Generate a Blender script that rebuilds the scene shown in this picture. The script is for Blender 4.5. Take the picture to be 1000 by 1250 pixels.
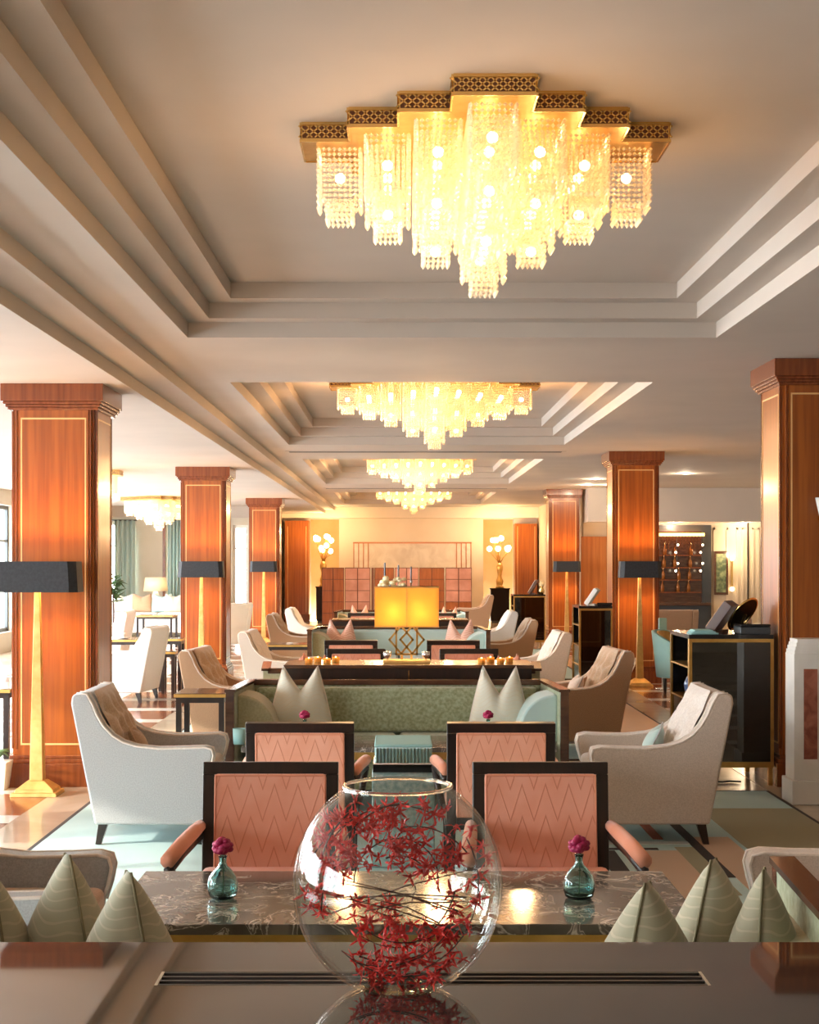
import bpy, bmesh, math, random
from mathutils import Vector, Matrix, Euler

random.seed(7)
scene = bpy.context.scene
for _o in list(bpy.data.objects):
    bpy.data.objects.remove(_o)
C = scene.collection
PI = math.pi

# ------------------------------------------------------------------ camera
EYE, FPX, VX, VY = 1.62, 1800.0, 487.0, 685.0
cam_d = bpy.data.cameras.new('camera')
cam_d.sensor_fit = 'HORIZONTAL'
cam_d.sensor_width = 36.0
cam_d.lens = 36.0 * FPX / 1000.0
cam_d.shift_x = (500 - VX) / 1000.0
cam_d.shift_y = (VY - 625) / 1000.0
cam_d.clip_end = 300
cam = bpy.data.objects.new('camera', cam_d)
C.objects.link(cam)
cam.location = (0, 0, EYE)
cam.rotation_euler = (PI / 2, 0, 0)
scene.camera = cam

def PX(px, D): return (px - VX) * D / FPX          # pixel column at depth D -> X
def PZ(py, D): return EYE - (py - VY) * D / FPX    # pixel row at depth D -> Z

# ------------------------------------------------------------------ world, sun, exposure
world = bpy.data.worlds.new('world'); scene.world = world
world.use_nodes = True
wn = world.node_tree
bg = wn.nodes['Background']
bg.inputs['Color'].default_value = (0.87, 0.95, 1.0, 1)
bg.inputs['Strength'].default_value = 19.0

sun_d = bpy.data.lights.new('sun', 'SUN'); sun_d.energy = 7.0; sun_d.angle = 0.02
sun_d.color = (1.0, 0.93, 0.82)
sun = bpy.data.objects.new('sun', sun_d); C.objects.link(sun)
sun.location = (-12, 0, 8)
sun.rotation_euler = Vector((0.85, 0.30, -0.36)).to_track_quat('-Z', 'Y').to_euler()

def portal(loc, rot, sx, sy):
    d = bpy.data.lights.new('window_portal', 'AREA'); d.shape = 'RECTANGLE'; d.size = sx; d.size_y = sy
    d.cycles.is_portal = True
    o = bpy.data.objects.new('window_portal', d); C.objects.link(o); o.location = loc; o.rotation_euler = rot

scene.view_settings.view_transform = 'Standard'
scene.view_settings.look = 'None'
scene.view_settings.gamma = 1.0
scene.view_settings.use_curve_mapping = False
scene.view_settings.exposure = 0.42

# ------------------------------------------------------------------ materials
MATS = {}
def nodemat(name):
    m = bpy.data.materials.new(name); m.use_nodes = True
    nt = m.node_tree; b = nt.nodes['Principled BSDF']
    MATS[name] = m
    return m, nt, b

def sset(b, **kw):
    names = {'rough': 'Roughness', 'metal': 'Metallic', 'spec': 'Specular IOR Level', 'ior': 'IOR', 'trans': 'Transmission Weight',
             'coat': 'Coat Weight', 'coatr': 'Coat Roughness', 'sheen': 'Sheen Weight', 'emis': 'Emission Strength', 'alpha': 'Alpha'}
    for k, v in kw.items():
        b.inputs[names[k]].default_value = v

def plain(name, col, **kw):
    m, nt, b = nodemat(name)
    b.inputs['Base Color'].default_value = (*col, 1)
    sset(b, **kw)
    return m

def noisy(name, c1, c2, scale=(1, 1, 1), nscale=5.0, detail=4.0, bump=0.0, lo=0.35, hi=0.65, dist=0.0, bscale=None, **kw):
    """two-colour noise in object space, stretched by scale"""
    m, nt, b = nodemat(name)
    tc = nt.nodes.new('ShaderNodeTexCoord'); mp = nt.nodes.new('ShaderNodeMapping')
    mp.inputs['Scale'].default_value = scale
    nt.links.new(tc.outputs['Object'], mp.inputs['Vector'])
    n = nt.nodes.new('ShaderNodeTexNoise'); n.inputs['Scale'].default_value = nscale; n.inputs['Detail'].default_value = detail
    n.inputs['Distortion'].default_value = dist
    nt.links.new(mp.outputs['Vector'], n.inputs['Vector'])
    r = nt.nodes.new('ShaderNodeValToRGB')
    r.color_ramp.elements[0].position = lo; r.color_ramp.elements[0].color = (*c1, 1)
    r.color_ramp.elements[1].position = hi; r.color_ramp.elements[1].color = (*c2, 1)
    nt.links.new(n.outputs['Fac'], r.inputs['Fac']); nt.links.new(r.outputs['Color'], b.inputs['Base Color'])
    if bump:
        bn = nt.nodes.new('ShaderNodeBump'); bn.inputs['Strength'].default_value = bump; bn.inputs['Distance'].default_value = 0.01
        src = n
        if bscale:
            src = nt.nodes.new('ShaderNodeTexNoise'); src.inputs['Scale'].default_value = bscale
            nt.links.new(tc.outputs['Object'], src.inputs['Vector'])
        nt.links.new(src.outputs['Fac'], bn.inputs['Height']); nt.links.new(bn.outputs['Normal'], b.inputs['Normal'])
    sset(b, **kw)
    return m

noisy('plaster', (0.46, 0.40, 0.345), (0.50, 0.435, 0.375), nscale=1.2, rough=0.75)
noisy('wood_satin', (0.25, 0.060, 0.008), (0.37, 0.098, 0.013), scale=(14, 14, 0.5), nscale=2.2, rough=0.28, coat=0.35, coatr=0.12)
noisy('wood_mahogany', (0.14, 0.032, 0.008), (0.22, 0.055, 0.014), scale=(14, 14, 0.8), nscale=2.2, rough=0.25, coat=0.3, coatr=0.12)
plain('inlay_pale', (0.75, 0.45, 0.18), rough=0.35)
noisy('wood_dark', (0.010, 0.005, 0.004), (0.022, 0.009, 0.006), scale=(12, 12, 1), nscale=3, rough=0.3, coat=0.15, coatr=0.2)
noisy('wood_walnut', (0.055, 0.020, 0.010), (0.10, 0.040, 0.018), scale=(2, 10, 10), nscale=3, rough=0.2, coat=0.5, coatr=0.08)
noisy('gold', (0.62, 0.36, 0.10), (0.78, 0.50, 0.17), nscale=9, rough=0.32, metal=1.0)
noisy('gold_leaf', (0.70, 0.42, 0.13), (0.85, 0.55, 0.20), nscale=14, rough=0.5, metal=0.7)
plain('brass_bright', (0.85, 0.58, 0.22), rough=0.2, metal=1.0)
plain('silver', (0.72, 0.74, 0.78), rough=0.22, metal=1.0)
noisy('linen', (0.38, 0.38, 0.375), (0.47, 0.47, 0.465), nscale=160, detail=2, bump=0.15, rough=0.9, sheen=0.3)
noisy('linen_beige', (0.50, 0.41, 0.335), (0.60, 0.50, 0.42), nscale=160, detail=2, bump=0.15, rough=0.9, sheen=0.3)
noisy('linen_tan', (0.42, 0.25, 0.14), (0.53, 0.34, 0.20), nscale=150, detail=2, bump=0.15, rough=0.9, sheen=0.3)
noisy('linen_white', (0.80, 0.78, 0.73), (0.88, 0.86, 0.82), nscale=120, detail=2, rough=0.9)
noisy('tuft_beige', (0.40, 0.26, 0.15), (0.50, 0.34, 0.21), nscale=90, detail=2, bump=0.1, rough=0.85, sheen=0.5)
noisy('tuft_cream', (0.66, 0.57, 0.50), (0.76, 0.68, 0.61), nscale=90, detail=2, bump=0.1, rough=0.85, sheen=0.5)
noisy('piping_cream', (0.72, 0.63, 0.55), (0.80, 0.72, 0.64), nscale=60, rough=0.8)
noisy('rug_teal', (0.36, 0.50, 0.49), (0.48, 0.62, 0.60), nscale=0.9, detail=8, rough=0.95, bump=0.25, bscale=260)
plain('rug_dark', (0.035, 0.025, 0.022), rough=0.95)
plain('rug_red', (0.30, 0.075, 0.03), rough=0.95)
plain('rug_peach', (0.52, 0.36, 0.25), rough=0.95)
plain('rug_pale', (0.56, 0.60, 0.57), rough=0.95)
plain('rug_olive', (0.30, 0.27, 0.17), rough=0.95)
noisy('stone_cream', (0.42, 0.33, 0.24), (0.54, 0.44, 0.34), nscale=1.6, detail=8, rough=0.16, dist=0.6)
noisy('stone_white', (0.70, 0.66, 0.60), (0.82, 0.78, 0.73), nscale=2.5, detail=8, rough=0.14, dist=0.5)
noisy('stone_red', (0.22, 0.065, 0.028), (0.36, 0.12, 0.05), nscale=6, detail=8, rough=0.14, dist=0.4)
noisy('marble_mantel', (0.66, 0.62, 0.56), (0.80, 0.76, 0.70), nscale=2.5, detail=8, rough=0.3, dist=0.8)
noisy('marble_red', (0.20, 0.05, 0.03), (0.38, 0.13, 0.08), nscale=9, detail=8, rough=0.25, dist=1.0)
noisy('wall_peach', (0.80, 0.69, 0.57), (0.84, 0.73, 0.61), nscale=1.5, rough=0.8)
noisy('wall_beige', (0.60, 0.49, 0.35), (0.64, 0.53, 0.39), nscale=1.5, rough=0.8)
noisy('wall_taupe', (0.52, 0.47, 0.37), (0.56, 0.51, 0.41), nscale=1.5, rough=0.8)
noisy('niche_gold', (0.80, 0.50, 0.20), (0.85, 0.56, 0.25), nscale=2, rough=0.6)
plain('black_lacquer', (0.012, 0.010, 0.010), rough=0.12)
plain('slate', (0.045, 0.05, 0.055), rough=0.4)
noisy('shade_black', (0.014, 0.016, 0.020), (0.024, 0.026, 0.032), nscale=50, rough=0.65)
plain('shade_inner', (0.85, 0.65, 0.35), rough=0.6)
plain('chrome_dark', (0.10, 0.09, 0.08), rough=0.3, metal=1)
noisy('curtain', (0.42, 0.58, 0.56), (0.55, 0.70, 0.67), scale=(1, 1, 0.1), nscale=8, rough=0.85)
plain('window_frame_white', (0.75, 0.72, 0.66), rough=0.5)
plain('window_frame_dark', (0.03, 0.035, 0.035), rough=0.4)
noisy('peach_wall_wood', (0.46, 0.14, 0.03), (0.60, 0.21, 0.05), scale=(8, 8, 0.5), nscale=2, rough=0.3)
plain('leaf', (0.06, 0.12, 0.04), rough=0.5)
plain('petal_magenta', (0.36, 0.006, 0.07), rough=0.6)
plain('petal_cream', (0.85, 0.70, 0.42), rough=0.6)
noisy('petal_red', (0.45, 0.006, 0.008), (0.92, 0.035, 0.025), nscale=22, rough=0.5)
plain('stem_brown', (0.07, 0.018, 0.012), rough=0.5)
plain('rubber_dark', (0.02, 0.02, 0.02), rough=0.5)
plain('book_tan', (0.62, 0.34, 0.16), rough=0.5)
plain('book_brown', (0.10, 0.045, 0.03), rough=0.4)
plain('cloth_teal', (0.30, 0.52, 0.50), rough=0.8)
plain('paper_white', (0.85, 0.82, 0.78), rough=0.7)
plain('ceramic_white', (0.80, 0.78, 0.74), rough=0.25)
plain('glass_blue_item', (0.10, 0.16, 0.34), rough=0.1)
noisy('pink_stone', (0.52, 0.24, 0.17), (0.64, 0.33, 0.25), nscale=4, rough=0.35)
noisy('screen_wood', (0.30, 0.085, 0.02), (0.42, 0.13, 0.035), scale=(8, 8, 0.6), nscale=3, rough=0.3)
plain('grout_dark', (0.16, 0.06, 0.03), rough=0.6)
plain('copper_line', (0.50, 0.22, 0.12), rough=0.35, metal=0.6)
noisy('art_relief', (0.70, 0.62, 0.55), (0.86, 0.79, 0.72), nscale=2.2, detail=8, rough=0.7, dist=1.6, bump=0.5)
noisy('painting_green', (0.05, 0.08, 0.04), (0.36, 0.40, 0.20), nscale=9, detail=5, rough=0.5, lo=0.4, hi=0.7)
plain('bottle_amber', (0.30, 0.10, 0.02), rough=0.15)
plain('vent_reflection_dark', (0.05, 0.042, 0.036), rough=0.6)  # bars of the ceiling vent's reflection, built into the console top
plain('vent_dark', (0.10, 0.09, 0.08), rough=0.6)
plain('cable_white', (0.75, 0.70, 0.62), rough=0.5)

def pattern_fabric(name, base1, base2, line, kind, rough=0.8):
    """woven pattern (flat print): zigzag or waves, in object space"""
    m, nt, b = nodemat(name)
    N = nt.nodes.new; L = nt.links.new
    tc = N('ShaderNodeTexCoord'); sep = N('ShaderNodeSeparateXYZ'); L(tc.outputs['Object'], sep.inputs[0])
    def math_(op, a, bb=None, c=None):
        n = N('ShaderNodeMath'); n.operation = op
        for i, v in enumerate((a, bb, c)):
            if v is None: continue
            if isinstance(v, (int, float)): n.inputs[i].default_value = v
            else: L(v, n.inputs[i])
        return n.outputs[0]
    no = N('ShaderNodeTexNoise'); no.inputs['Scale'].default_value = 5.0; L(tc.outputs['Object'], no.inputs['Vector'])
    if kind == 'zigzag':
        tri = math_('PINGPONG', math_('ADD', sep.outputs['X'], 5.0), 0.044)
        v = math_('ADD', sep.outputs['Z'], math_('MULTIPLY', tri, 3.0))
        v = math_('ADD', v, math_('MULTIPLY', no.outputs['Fac'], 0.01))
        ph = math_('PINGPONG', math_('ADD', v, 7.0), 0.058)
        fac = math_('MULTIPLY', math_('LESS_THAN', ph, 0.0055), 0.75)
        soft = math_('MAXIMUM', math_('SUBTRACT', 1.0, math_('MULTIPLY', ph, 90.0)), 0.0)
    else:
        w = math_('MULTIPLY', math_('SINE', math_('MULTIPLY', sep.outputs['X'], 38.0)), 0.016)
        v = math_('ADD', sep.outputs['Z'], w)
        v = math_('ADD', v, math_('MULTIPLY', no.outputs['Fac'], 0.11))
        ph = math_('PINGPONG', math_('ADD', v, 7.0), 0.014)
        fac = math_('LESS_THAN', ph, 0.0026)
        soft = fac
    n2 = N('ShaderNodeTexNoise'); n2.inputs['Scale'].default_value = 9.0; L(tc.outputs['Object'], n2.inputs['Vector'])
    r = N('ShaderNodeMix'); r.data_type = 'RGBA'
    r.inputs[6].default_value = (*base1, 1); r.inputs[7].default_value = (*base2, 1); L(n2.outputs['Fac'], r.inputs[0])
    mx = N('ShaderNodeMix'); mx.data_type = 'RGBA'; L(r.outputs[2], mx.inputs[6]); mx.inputs[7].default_value = (*line, 1)
    L(fac, mx.inputs[0]); L(mx.outputs[2], b.inputs['Base Color'])
    bn = N('ShaderNodeBump'); bn.inputs['Strength'].default_value = 0.22; bn.inputs['Distance'].default_value = 0.008
    L(soft, bn.inputs['Height']); L(bn.outputs['Normal'], b.inputs['Normal'])
    sset(b, rough=rough, sheen=0.3)
    return m
pattern_fabric('fabric_peach', (0.78, 0.30, 0.175), (0.90, 0.46, 0.33), (0.64, 0.215, 0.115), 'zigzag')
plain('fabric_peach_plain', (0.72, 0.28, 0.16), rough=0.8, sheen=0.3)
pattern_fabric('pillow_sage', (0.33, 0.30, 0.19), (0.45, 0.41, 0.28), (0.49, 0.43, 0.29), 'waves')
pattern_fabric('pillow_ivory', (0.58, 0.55, 0.44), (0.70, 0.67, 0.56), (0.64, 0.58, 0.44), 'waves')
pattern_fabric('pillow_pink', (0.70, 0.38, 0.28), (0.85, 0.58, 0.47), (0.60, 0.24, 0.16), 'waves')
noisy('sofa_weave', (0.23, 0.25, 0.125), (0.38, 0.41, 0.27), nscale=45, detail=6, bump=0.2, rough=0.85, sheen=0.3)
plain('piping_olive', (0.20, 0.17, 0.09), rough=0.8)
plain('sofa_aqua', (0.42, 0.55, 0.52), rough=0.85, sheen=0.3)
noisy('sofa_olive', (0.36, 0.33, 0.19), (0.44, 0.40, 0.25), nscale=70, rough=0.9, sheen=0.3)
noisy('teal_velvet', (0.14, 0.30, 0.28), (0.24, 0.42, 0.40), scale=(30, 2, 1), nscale=3, rough=0.6, sheen=0.5)
noisy('teal_pattern', (0.20, 0.32, 0.30), (0.40, 0.48, 0.44), nscale=40, rough=0.8)

def marble_dark():
    m, nt, b = nodemat('marble_dark')
    N = nt.nodes.new; L = nt.links.new
    tc = N('ShaderNodeTexCoord')
    n = N('ShaderNodeTexNoise'); n.inputs['Scale'].default_value = 7.0; n.inputs['Detail'].default_value = 12; n.inputs['Distortion'].default_value = 1.2
    L(tc.outputs['Object'], n.inputs['Vector'])
    r = N('ShaderNodeValToRGB'); e = r.color_ramp.elements
    e[0].position = 0.36; e[0].color = (0.095, 0.078, 0.066, 1); e[1].position = 0.66; e[1].color = (0.20, 0.165, 0.14, 1)
    x = r.color_ramp.elements.new(0.52); x.color = (0.14, 0.115, 0.10, 1)
    x = r.color_ramp.elements.new(0.545); x.color = (0.62, 0.54, 0.46, 1)
    x = r.color_ramp.elements.new(0.575); x.color = (0.12, 0.10, 0.085, 1)
    x = r.color_ramp.elements.new(0.46); x.color = (0.10, 0.085, 0.07, 1)
    x = r.color_ramp.elements.new(0.475); x.color = (0.50, 0.43, 0.36, 1)
    x = r.color_ramp.elements.new(0.49); x.color = (0.11, 0.09, 0.075, 1)
    L(n.outputs['Fac'], r.inputs['Fac']); L(r.outputs['Color'], b.inputs['Base Color'])
    sset(b, rough=0.10, ior=1.6)
marble_dark()
plain('console_top', (0.055, 0.042, 0.034), rough=0.03, ior=2.3)

def glassmat(name, col, ior, rough=0.0):
    m, nt, b = nodemat(name)
    b.inputs['Base Color'].default_value = (*col, 1)
    sset(b, trans=1.0, rough=rough, ior=ior)
glassmat('glass_clear', (0.985, 0.995, 0.99), 1.47)
glassmat('water', (0.99, 1.0, 1.0), 1.33)
glassmat('glass_teal', (0.50, 0.80, 0.80), 1.45)

def panemat(name, tint=(1, 1, 1), gloss=0.08):
    m, nt, b = nodemat(name)
    N = nt.nodes.new; L = nt.links.new
    t = N('ShaderNodeBsdfTransparent'); t.inputs[0].default_value = (*tint, 1)
    g = N('ShaderNodeBsdfGlossy'); g.inputs['Roughness'].default_value = 0.02
    mx = N('ShaderNodeMixShader'); mx.inputs[0].default_value = gloss
    L(t.outputs[0], mx.inputs[1]); L(g.outputs[0], mx.inputs[2]); L(mx.outputs[0], nt.nodes['Material Output'].inputs['Surface'])
panemat('pane_clear')
def thinglass():
    m, nt, b = nodemat('glass_thin')
    N = nt.nodes.new; L = nt.links.new
    t = N('ShaderNodeBsdfTransparent'); t.inputs[0].default_value = (0.97, 0.985, 0.98, 1)
    g = N('ShaderNodeBsdfGlossy'); g.inputs['Roughness'].default_value = 0.0
    lw = N('ShaderNodeLayerWeight'); lw.inputs['Blend'].default_value = 0.5
    pw = N('ShaderNodeMath'); pw.operation = 'POWER'; L(lw.outputs['Facing'], pw.inputs[0]); pw.inputs[1].default_value = 4.0
    ma = N('ShaderNodeMath'); ma.operation = 'MULTIPLY_ADD'; L(pw.outputs[0], ma.inputs[0]); ma.inputs[1].default_value = 0.55; ma.inputs[2].default_value = 0.035
    mx = N('ShaderNodeMixShader')
    L(ma.outputs[0], mx.inputs[0]); L(t.outputs[0], mx.inputs[1]); L(g.outputs[0], mx.inputs[2]); L(mx.outputs[0], nt.nodes['Material Output'].inputs['Surface'])
thinglass()
panemat('pane_dark', (0.10, 0.09, 0.085), 0.12)

def crystalmat():
    m, nt, b = nodemat('crystal')
    N = nt.nodes.new; L = nt.links.new
    t = N('ShaderNodeBsdfTransparent'); t.inputs[0].default_value = (1.0, 0.97, 0.90, 1)
    tr = N('ShaderNodeBsdfTranslucent'); tr.inputs[0].default_value = (1.0, 0.93, 0.80, 1)
    g = N('ShaderNodeBsdfGlossy'); g.inputs['Roughness'].default_value = 0.12; g.inputs[0].default_value = (1, 0.95, 0.85, 1)
    m1 = N('ShaderNodeMixShader'); m1.inputs[0].default_value = 0.30
    m2 = N('ShaderNodeMixShader'); m2.inputs[0].default_value = 0.58
    L(tr.outputs[0], m1.inputs[1]); L(g.outputs[0], m1.inputs[2])
    L(t.outputs[0], m2.inputs[1]); L(m1.outputs[0], m2.inputs[2]); L(m2.outputs[0], nt.nodes['Material Output'].inputs['Surface'])
crystalmat()

def emit(name, col, s):
    m, nt, b = nodemat(name)
    b.inputs['Base Color'].default_value = (*col, 1)
    b.inputs['Emission Color'].default_value = (*col, 1); sset(b, emis=s)
emit('bulb_glow', (1.0, 0.70, 0.38), 19.0)
emit('downlight_glow', (1.0, 0.75, 0.48), 7.0)
emit('flame_glow', (1.0, 0.55, 0.18), 12.0)
emit('bulb_far', (1.0, 0.72, 0.42), 28.0)
emit('bar_glow', (1.0, 0.45, 0.12), 5.0)
emit('sconce_glow', (1.0, 0.75, 0.45), 9.0)

def shade_lit():
    m, nt, b = nodemat('shade_amber')
    N = nt.nodes.new; L = nt.links.new
    tr = N('ShaderNodeBsdfTranslucent'); tr.inputs[0].default_value = (1.0, 0.68, 0.25, 1)
    d = N('ShaderNodeBsdfDiffuse'); d.inputs[0].default_value = (0.80, 0.46, 0.13, 1)
    m2 = N('ShaderNodeMixShader'); m2.inputs[0].default_value = 0.35
    L(tr.outputs[0], m2.inputs[1]); L(d.outputs[0], m2.inputs[2]); L(m2.outputs[0], nt.nodes['Material Output'].inputs['Surface'])
shade_lit()
def shade_cream():
    m, nt, b = nodemat('shade_cream')
    N = nt.nodes.new; L = nt.links.new
    tr = N('ShaderNodeBsdfTranslucent'); tr.inputs[0].default_value = (1.0, 0.90, 0.72, 1)
    d = N('ShaderNodeBsdfDiffuse'); d.inputs[0].default_value = (0.85, 0.78, 0.66, 1)
    m2 = N('ShaderNodeMixShader'); m2.inputs[0].default_value = 0.5
    L(tr.outputs[0], m2.inputs[1]); L(d.outputs[0], m2.inputs[2]); L(m2.outputs[0], nt.nodes['Material Output'].inputs['Surface'])
shade_cream()

# ------------------------------------------------------------------ mesh helpers
class MB:
    def __init__(s): s.v = []; s.f = []
    def add(s, vs, fs):
        o = len(s.v); s.v += [tuple(x) for x in vs]; s.f += [tuple(i + o for i in f) for f in fs]; return s
    def box(s, x0, x1, y0, y1, z0, z1, m=None):
        vs = [Vector((x, y, z)) for x in (x0, x1) for y in (y0, y1) for z in (z0, z1)]
        if m is not None: vs = [m @ v for v in vs]
        return s.add(vs, [(0, 1, 3, 2), (4, 6, 7, 5), (0, 4, 5, 1), (2, 3, 7, 6), (0, 2, 6, 4), (1, 5, 7, 3)])
    def frustum(s, cx, cy, z0, z1, hx0, hy0, hx1, hy1, dx=0.0, dy=0.0):
        a = [(cx - hx0, cy - hy0, z0), (cx + hx0, cy - hy0, z0), (cx + hx0, cy + hy0, z0), (cx - hx0, cy + hy0, z0)]
        b = [(cx + dx - hx1, cy + dy - hy1, z1), (cx + dx + hx1, cy + dy - hy1, z1), (cx + dx + hx1, cy + dy + hy1, z1), (cx + dx - hx1, cy + dy + hy1, z1)]
        return s.add(a + b, [(3, 2, 1, 0), (4, 5, 6, 7), (0, 1, 5, 4), (1, 2, 6, 5), (2, 3, 7, 6), (3, 0, 4, 7)])
    def prism(s, poly, a0, a1, axis='z'):
        def mk(p, a):
            if axis == 'z': return (p[0], p[1], a)
            if axis == 'y': return (p[0], a, p[1])
            return (a, p[0], p[1])
        n = len(poly)
        vs = [mk(p, a0) for p in poly] + [mk(p, a1) for p in poly]
        fs = [tuple(range(n))[::-1], tuple(range(n, 2 * n))] + [(i, (i + 1) % n, n + (i + 1) % n, n + i) for i in range(n)]
        return s.add(vs, fs)
    def quad(s, a, b, c, d): return s.add([a, b, c, d], [(0, 1, 2, 3)])
    def tube(s, pts, r, n=6, closed=False):
        pts = [Vector(p) for p in pts]; rings = []
        N = len(pts); up0 = None
        for i, p in enumerate(pts):
            if closed: t = pts[(i + 1) % N] - pts[i - 1]
            else: t = pts[min(i + 1, N - 1)] - pts[max(i - 1, 0)]
            t.normalize()
            ref = up0 if up0 is not None else (Vector((0, 0, 1)) if abs(t.z) < 0.9 else Vector((1, 0, 0)))
            a = ref - t * ref.dot(t)
            if a.length < 1e-5: a = t.orthogonal()
            a.normalize(); up0 = a; b = t.cross(a)
            rr = r[i] if isinstance(r, (list, tuple)) else r
            rings.append([p + (a * math.cos(2 * PI * k / n) + b * math.sin(2 * PI * k / n)) * rr for k in range(n)])
        vs = [v for ring in rings for v in ring]; fs = []
        for i in range(N if closed else N - 1):
            j = (i + 1) % N
            for k in range(n):
                fs.append((i * n + k, i * n + (k + 1) % n, j * n + (k + 1) % n, j * n + k))
        if not closed:
            fs.append(tuple(range(n))[::-1]); fs.append(tuple(range((N - 1) * n, N * n)))
        return s.add(vs, fs)
    def lathe(s, prof, n=24, c=(0, 0, 0), closed=False):
        vs = []; fs = []; K = len(prof)
        for r, z in prof:
            for k in range(n):
                a = 2 * PI * k / n
                vs.append((c[0] + r * math.cos(a), c[1] + r * math.sin(a), c[2] + z))
        for i in range(K if closed else K - 1):
            j = (i + 1) % K
            for k in range(n):
                fs.append((i * n + k, i * n + (k + 1) % n, j * n + (k + 1) % n, j * n + k))
        if not closed:
            if prof[0][0] > 1e-6: fs.append(tuple(range(n))[::-1])
            if prof[-1][0] > 1e-6: fs.append(tuple(range((K - 1) * n, K * n)))
        return s.add(vs, fs)
    def ball(s, c, r, n=8, m=6, sz=1.0):
        prof = [(max(1e-4, r * math.sin(PI * i / m)), -r * sz * math.cos(PI * i / m)) for i in range(m + 1)]
        return s.lathe(prof, n, c)
    def octa(s, x, y, z, r, h):
        return s.add([(x + r, y, z), (x, y + r, z), (x - r, y, z), (x, y - r, z), (x, y, z + h), (x, y, z - h)],
                     [(0, 1, 4), (1, 2, 4), (2, 3, 4), (3, 0, 4), (1, 0, 5), (2, 1, 5), (3, 2, 5), (0, 3, 5)])
    def mesh(s, name, mat, smooth=False):
        me = bpy.data.meshes.new(name); me.from_pydata(s.v, [], s.f)
        bm = bmesh.new(); bm.from_mesh(me); bmesh.ops.recalc_face_normals(bm, faces=bm.faces); bm.to_mesh(me); bm.free()
        if smooth:
            for p in me.polygons: p.use_smooth = True
        me.materials.append(MATS[mat]); return me
    def build(s, name, mat, parent=None, smooth=False, bevel=0.0, seg=2, loc=None, sub=0):
        o = bpy.data.objects.new(name, s.mesh(name, mat, smooth)); C.objects.link(o)
        if parent is not None: o.parent = parent
        if loc is not None: o.location = loc
        if bevel:
            b = o.modifiers.new('bevel', 'BEVEL'); b.width = bevel; b.segments = seg; b.limit_method = 'ANGLE'; b.angle_limit = 0.6
            for p in o.data.polygons: p.use_smooth = True
            w = o.modifiers.new('wn', 'WEIGHTED_NORMAL')
        if sub:
            m = o.modifiers.new('sub', 'SUBSURF'); m.levels = sub; m.render_levels = sub
        return o

def tag(o, label=None, cat=None, group=None, kind=None):
    if label: o['label'] = label
    if cat: o['category'] = cat
    if group: o['group'] = group
    if kind: o['kind'] = kind
    return o
def thing(name, label, cat, loc=(0, 0, 0), rz=0.0, group=None):
    o = bpy.data.objects.new(name, None); C.objects.link(o); o.location = loc; o.rotation_euler = (0, 0, rz); o.empty_display_size = 0.1
    return tag(o, label, cat, group)
def dup(root, loc, rz=0.0, label=None, group=None, scale=None):
    def cp(o, parent):
        c = o.copy(); C.objects.link(c); c.parent = parent
        for ch in o.children: cp(ch, c)
        return c
    r = cp(root, None); r.location = loc; r.rotation_euler = (0, 0, rz)
    if label: r['label'] = label
    if group: r['group'] = group
    if scale: r.scale = scale
    return r
def struct(o): o['kind'] = 'structure'; return o
def light(name, loc, power, col, r=0.05, parent=None):
    d = bpy.data.lights.new(name, 'POINT'); d.energy = power; d.color = col; d.shadow_soft_size = r
    o = bpy.data.objects.new(name, d); C.objects.link(o); o.location = loc
    if parent is not None: o.parent = parent
    return o

# ================================================================== STRUCTURE
HC, HL, HT = 3.07, 2.89, 3.37          # central ceiling, window-aisle ceiling, coffer top
XL, XR, YF, YB = -7.0, 8.5, -5.0, 40.0
YLE, YRE = 34.0, 30.0                   # end walls of the window aisle and of the bar aisle

# floor -----------------------------------------------------------
fl = struct(MB().box(XL - .2, XR + .2, YF - .2, YB + .2, -0.2, 0.0).build('floor', 'stone_cream'))
tile_red = MB().box(-.43, .43, -.43, .43, 0, .004).mesh('floor_tile', 'stone_red')
tile_band = MB().box(-.43, .43, -.14, .14, 0, .004).mesh('floor_tile_band', 'stone_white')
tile_edge = MB().box(-.14, .14, -.57, .57, 0, .004).mesh('floor_tile_edge', 'stone_white')
def piece(name, me, loc, parent):
    o = bpy.data.objects.new(name, me); C.objects.link(o); o.location = loc; o.parent = parent; return o
for cx in (-2.84, -3.98, -5.12, 3.36, 4.50):
    for k in range(25):
        y = 4.10 + k * 1.14
        if cx > 0 and y > 29: continue
        piece('floor_tile', tile_red, (cx, y, 0), fl)
        piece('floor_tile_band', tile_band, (cx, y + .57, 0), fl)
        piece('floor_tile_edge', tile_edge, (cx - .57 if cx < 0 else cx + .57, y + .285, 0), fl)

# ceiling -----------------------------------------------------------
RX1, RX2 = -1.73, -1.967
CX0, CX1 = -1.37, 2.06
COFFERS = [(2.6, 9.57), (11.95, 18.38), (20.95, 27.65), (31.0, 37.2)]
m = MB()
def cq(x0, x1, y0, y1, z): m.quad((x0, y0, z), (x1, y0, z), (x1, y1, z), (x0, y1, z))
cq(RX1, CX0, YF, YB, HC); cq(CX1, XR, YF, YB, HC)
ys = [YF] + [v for c in COFFERS for v in c] + [YB]
for i in range(0, len(ys), 2): cq(CX0, CX1, ys[i], ys[i + 1], HC)
m.quad((RX1, YF, HC), (RX1, YB, HC), (RX1, YB, HC - .09), (RX1, YF, HC - .09))
cq(RX2, RX1, YF, YB, HC - .09)
m.quad((RX2, YF, HC - .09), (RX2, YB, HC - .09), (RX2, YB, HL), (RX2, YF, HL))
cq(XL, RX2, YF, YB, HL)
ceil = struct(m.build('ceiling', 'plaster'))
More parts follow.
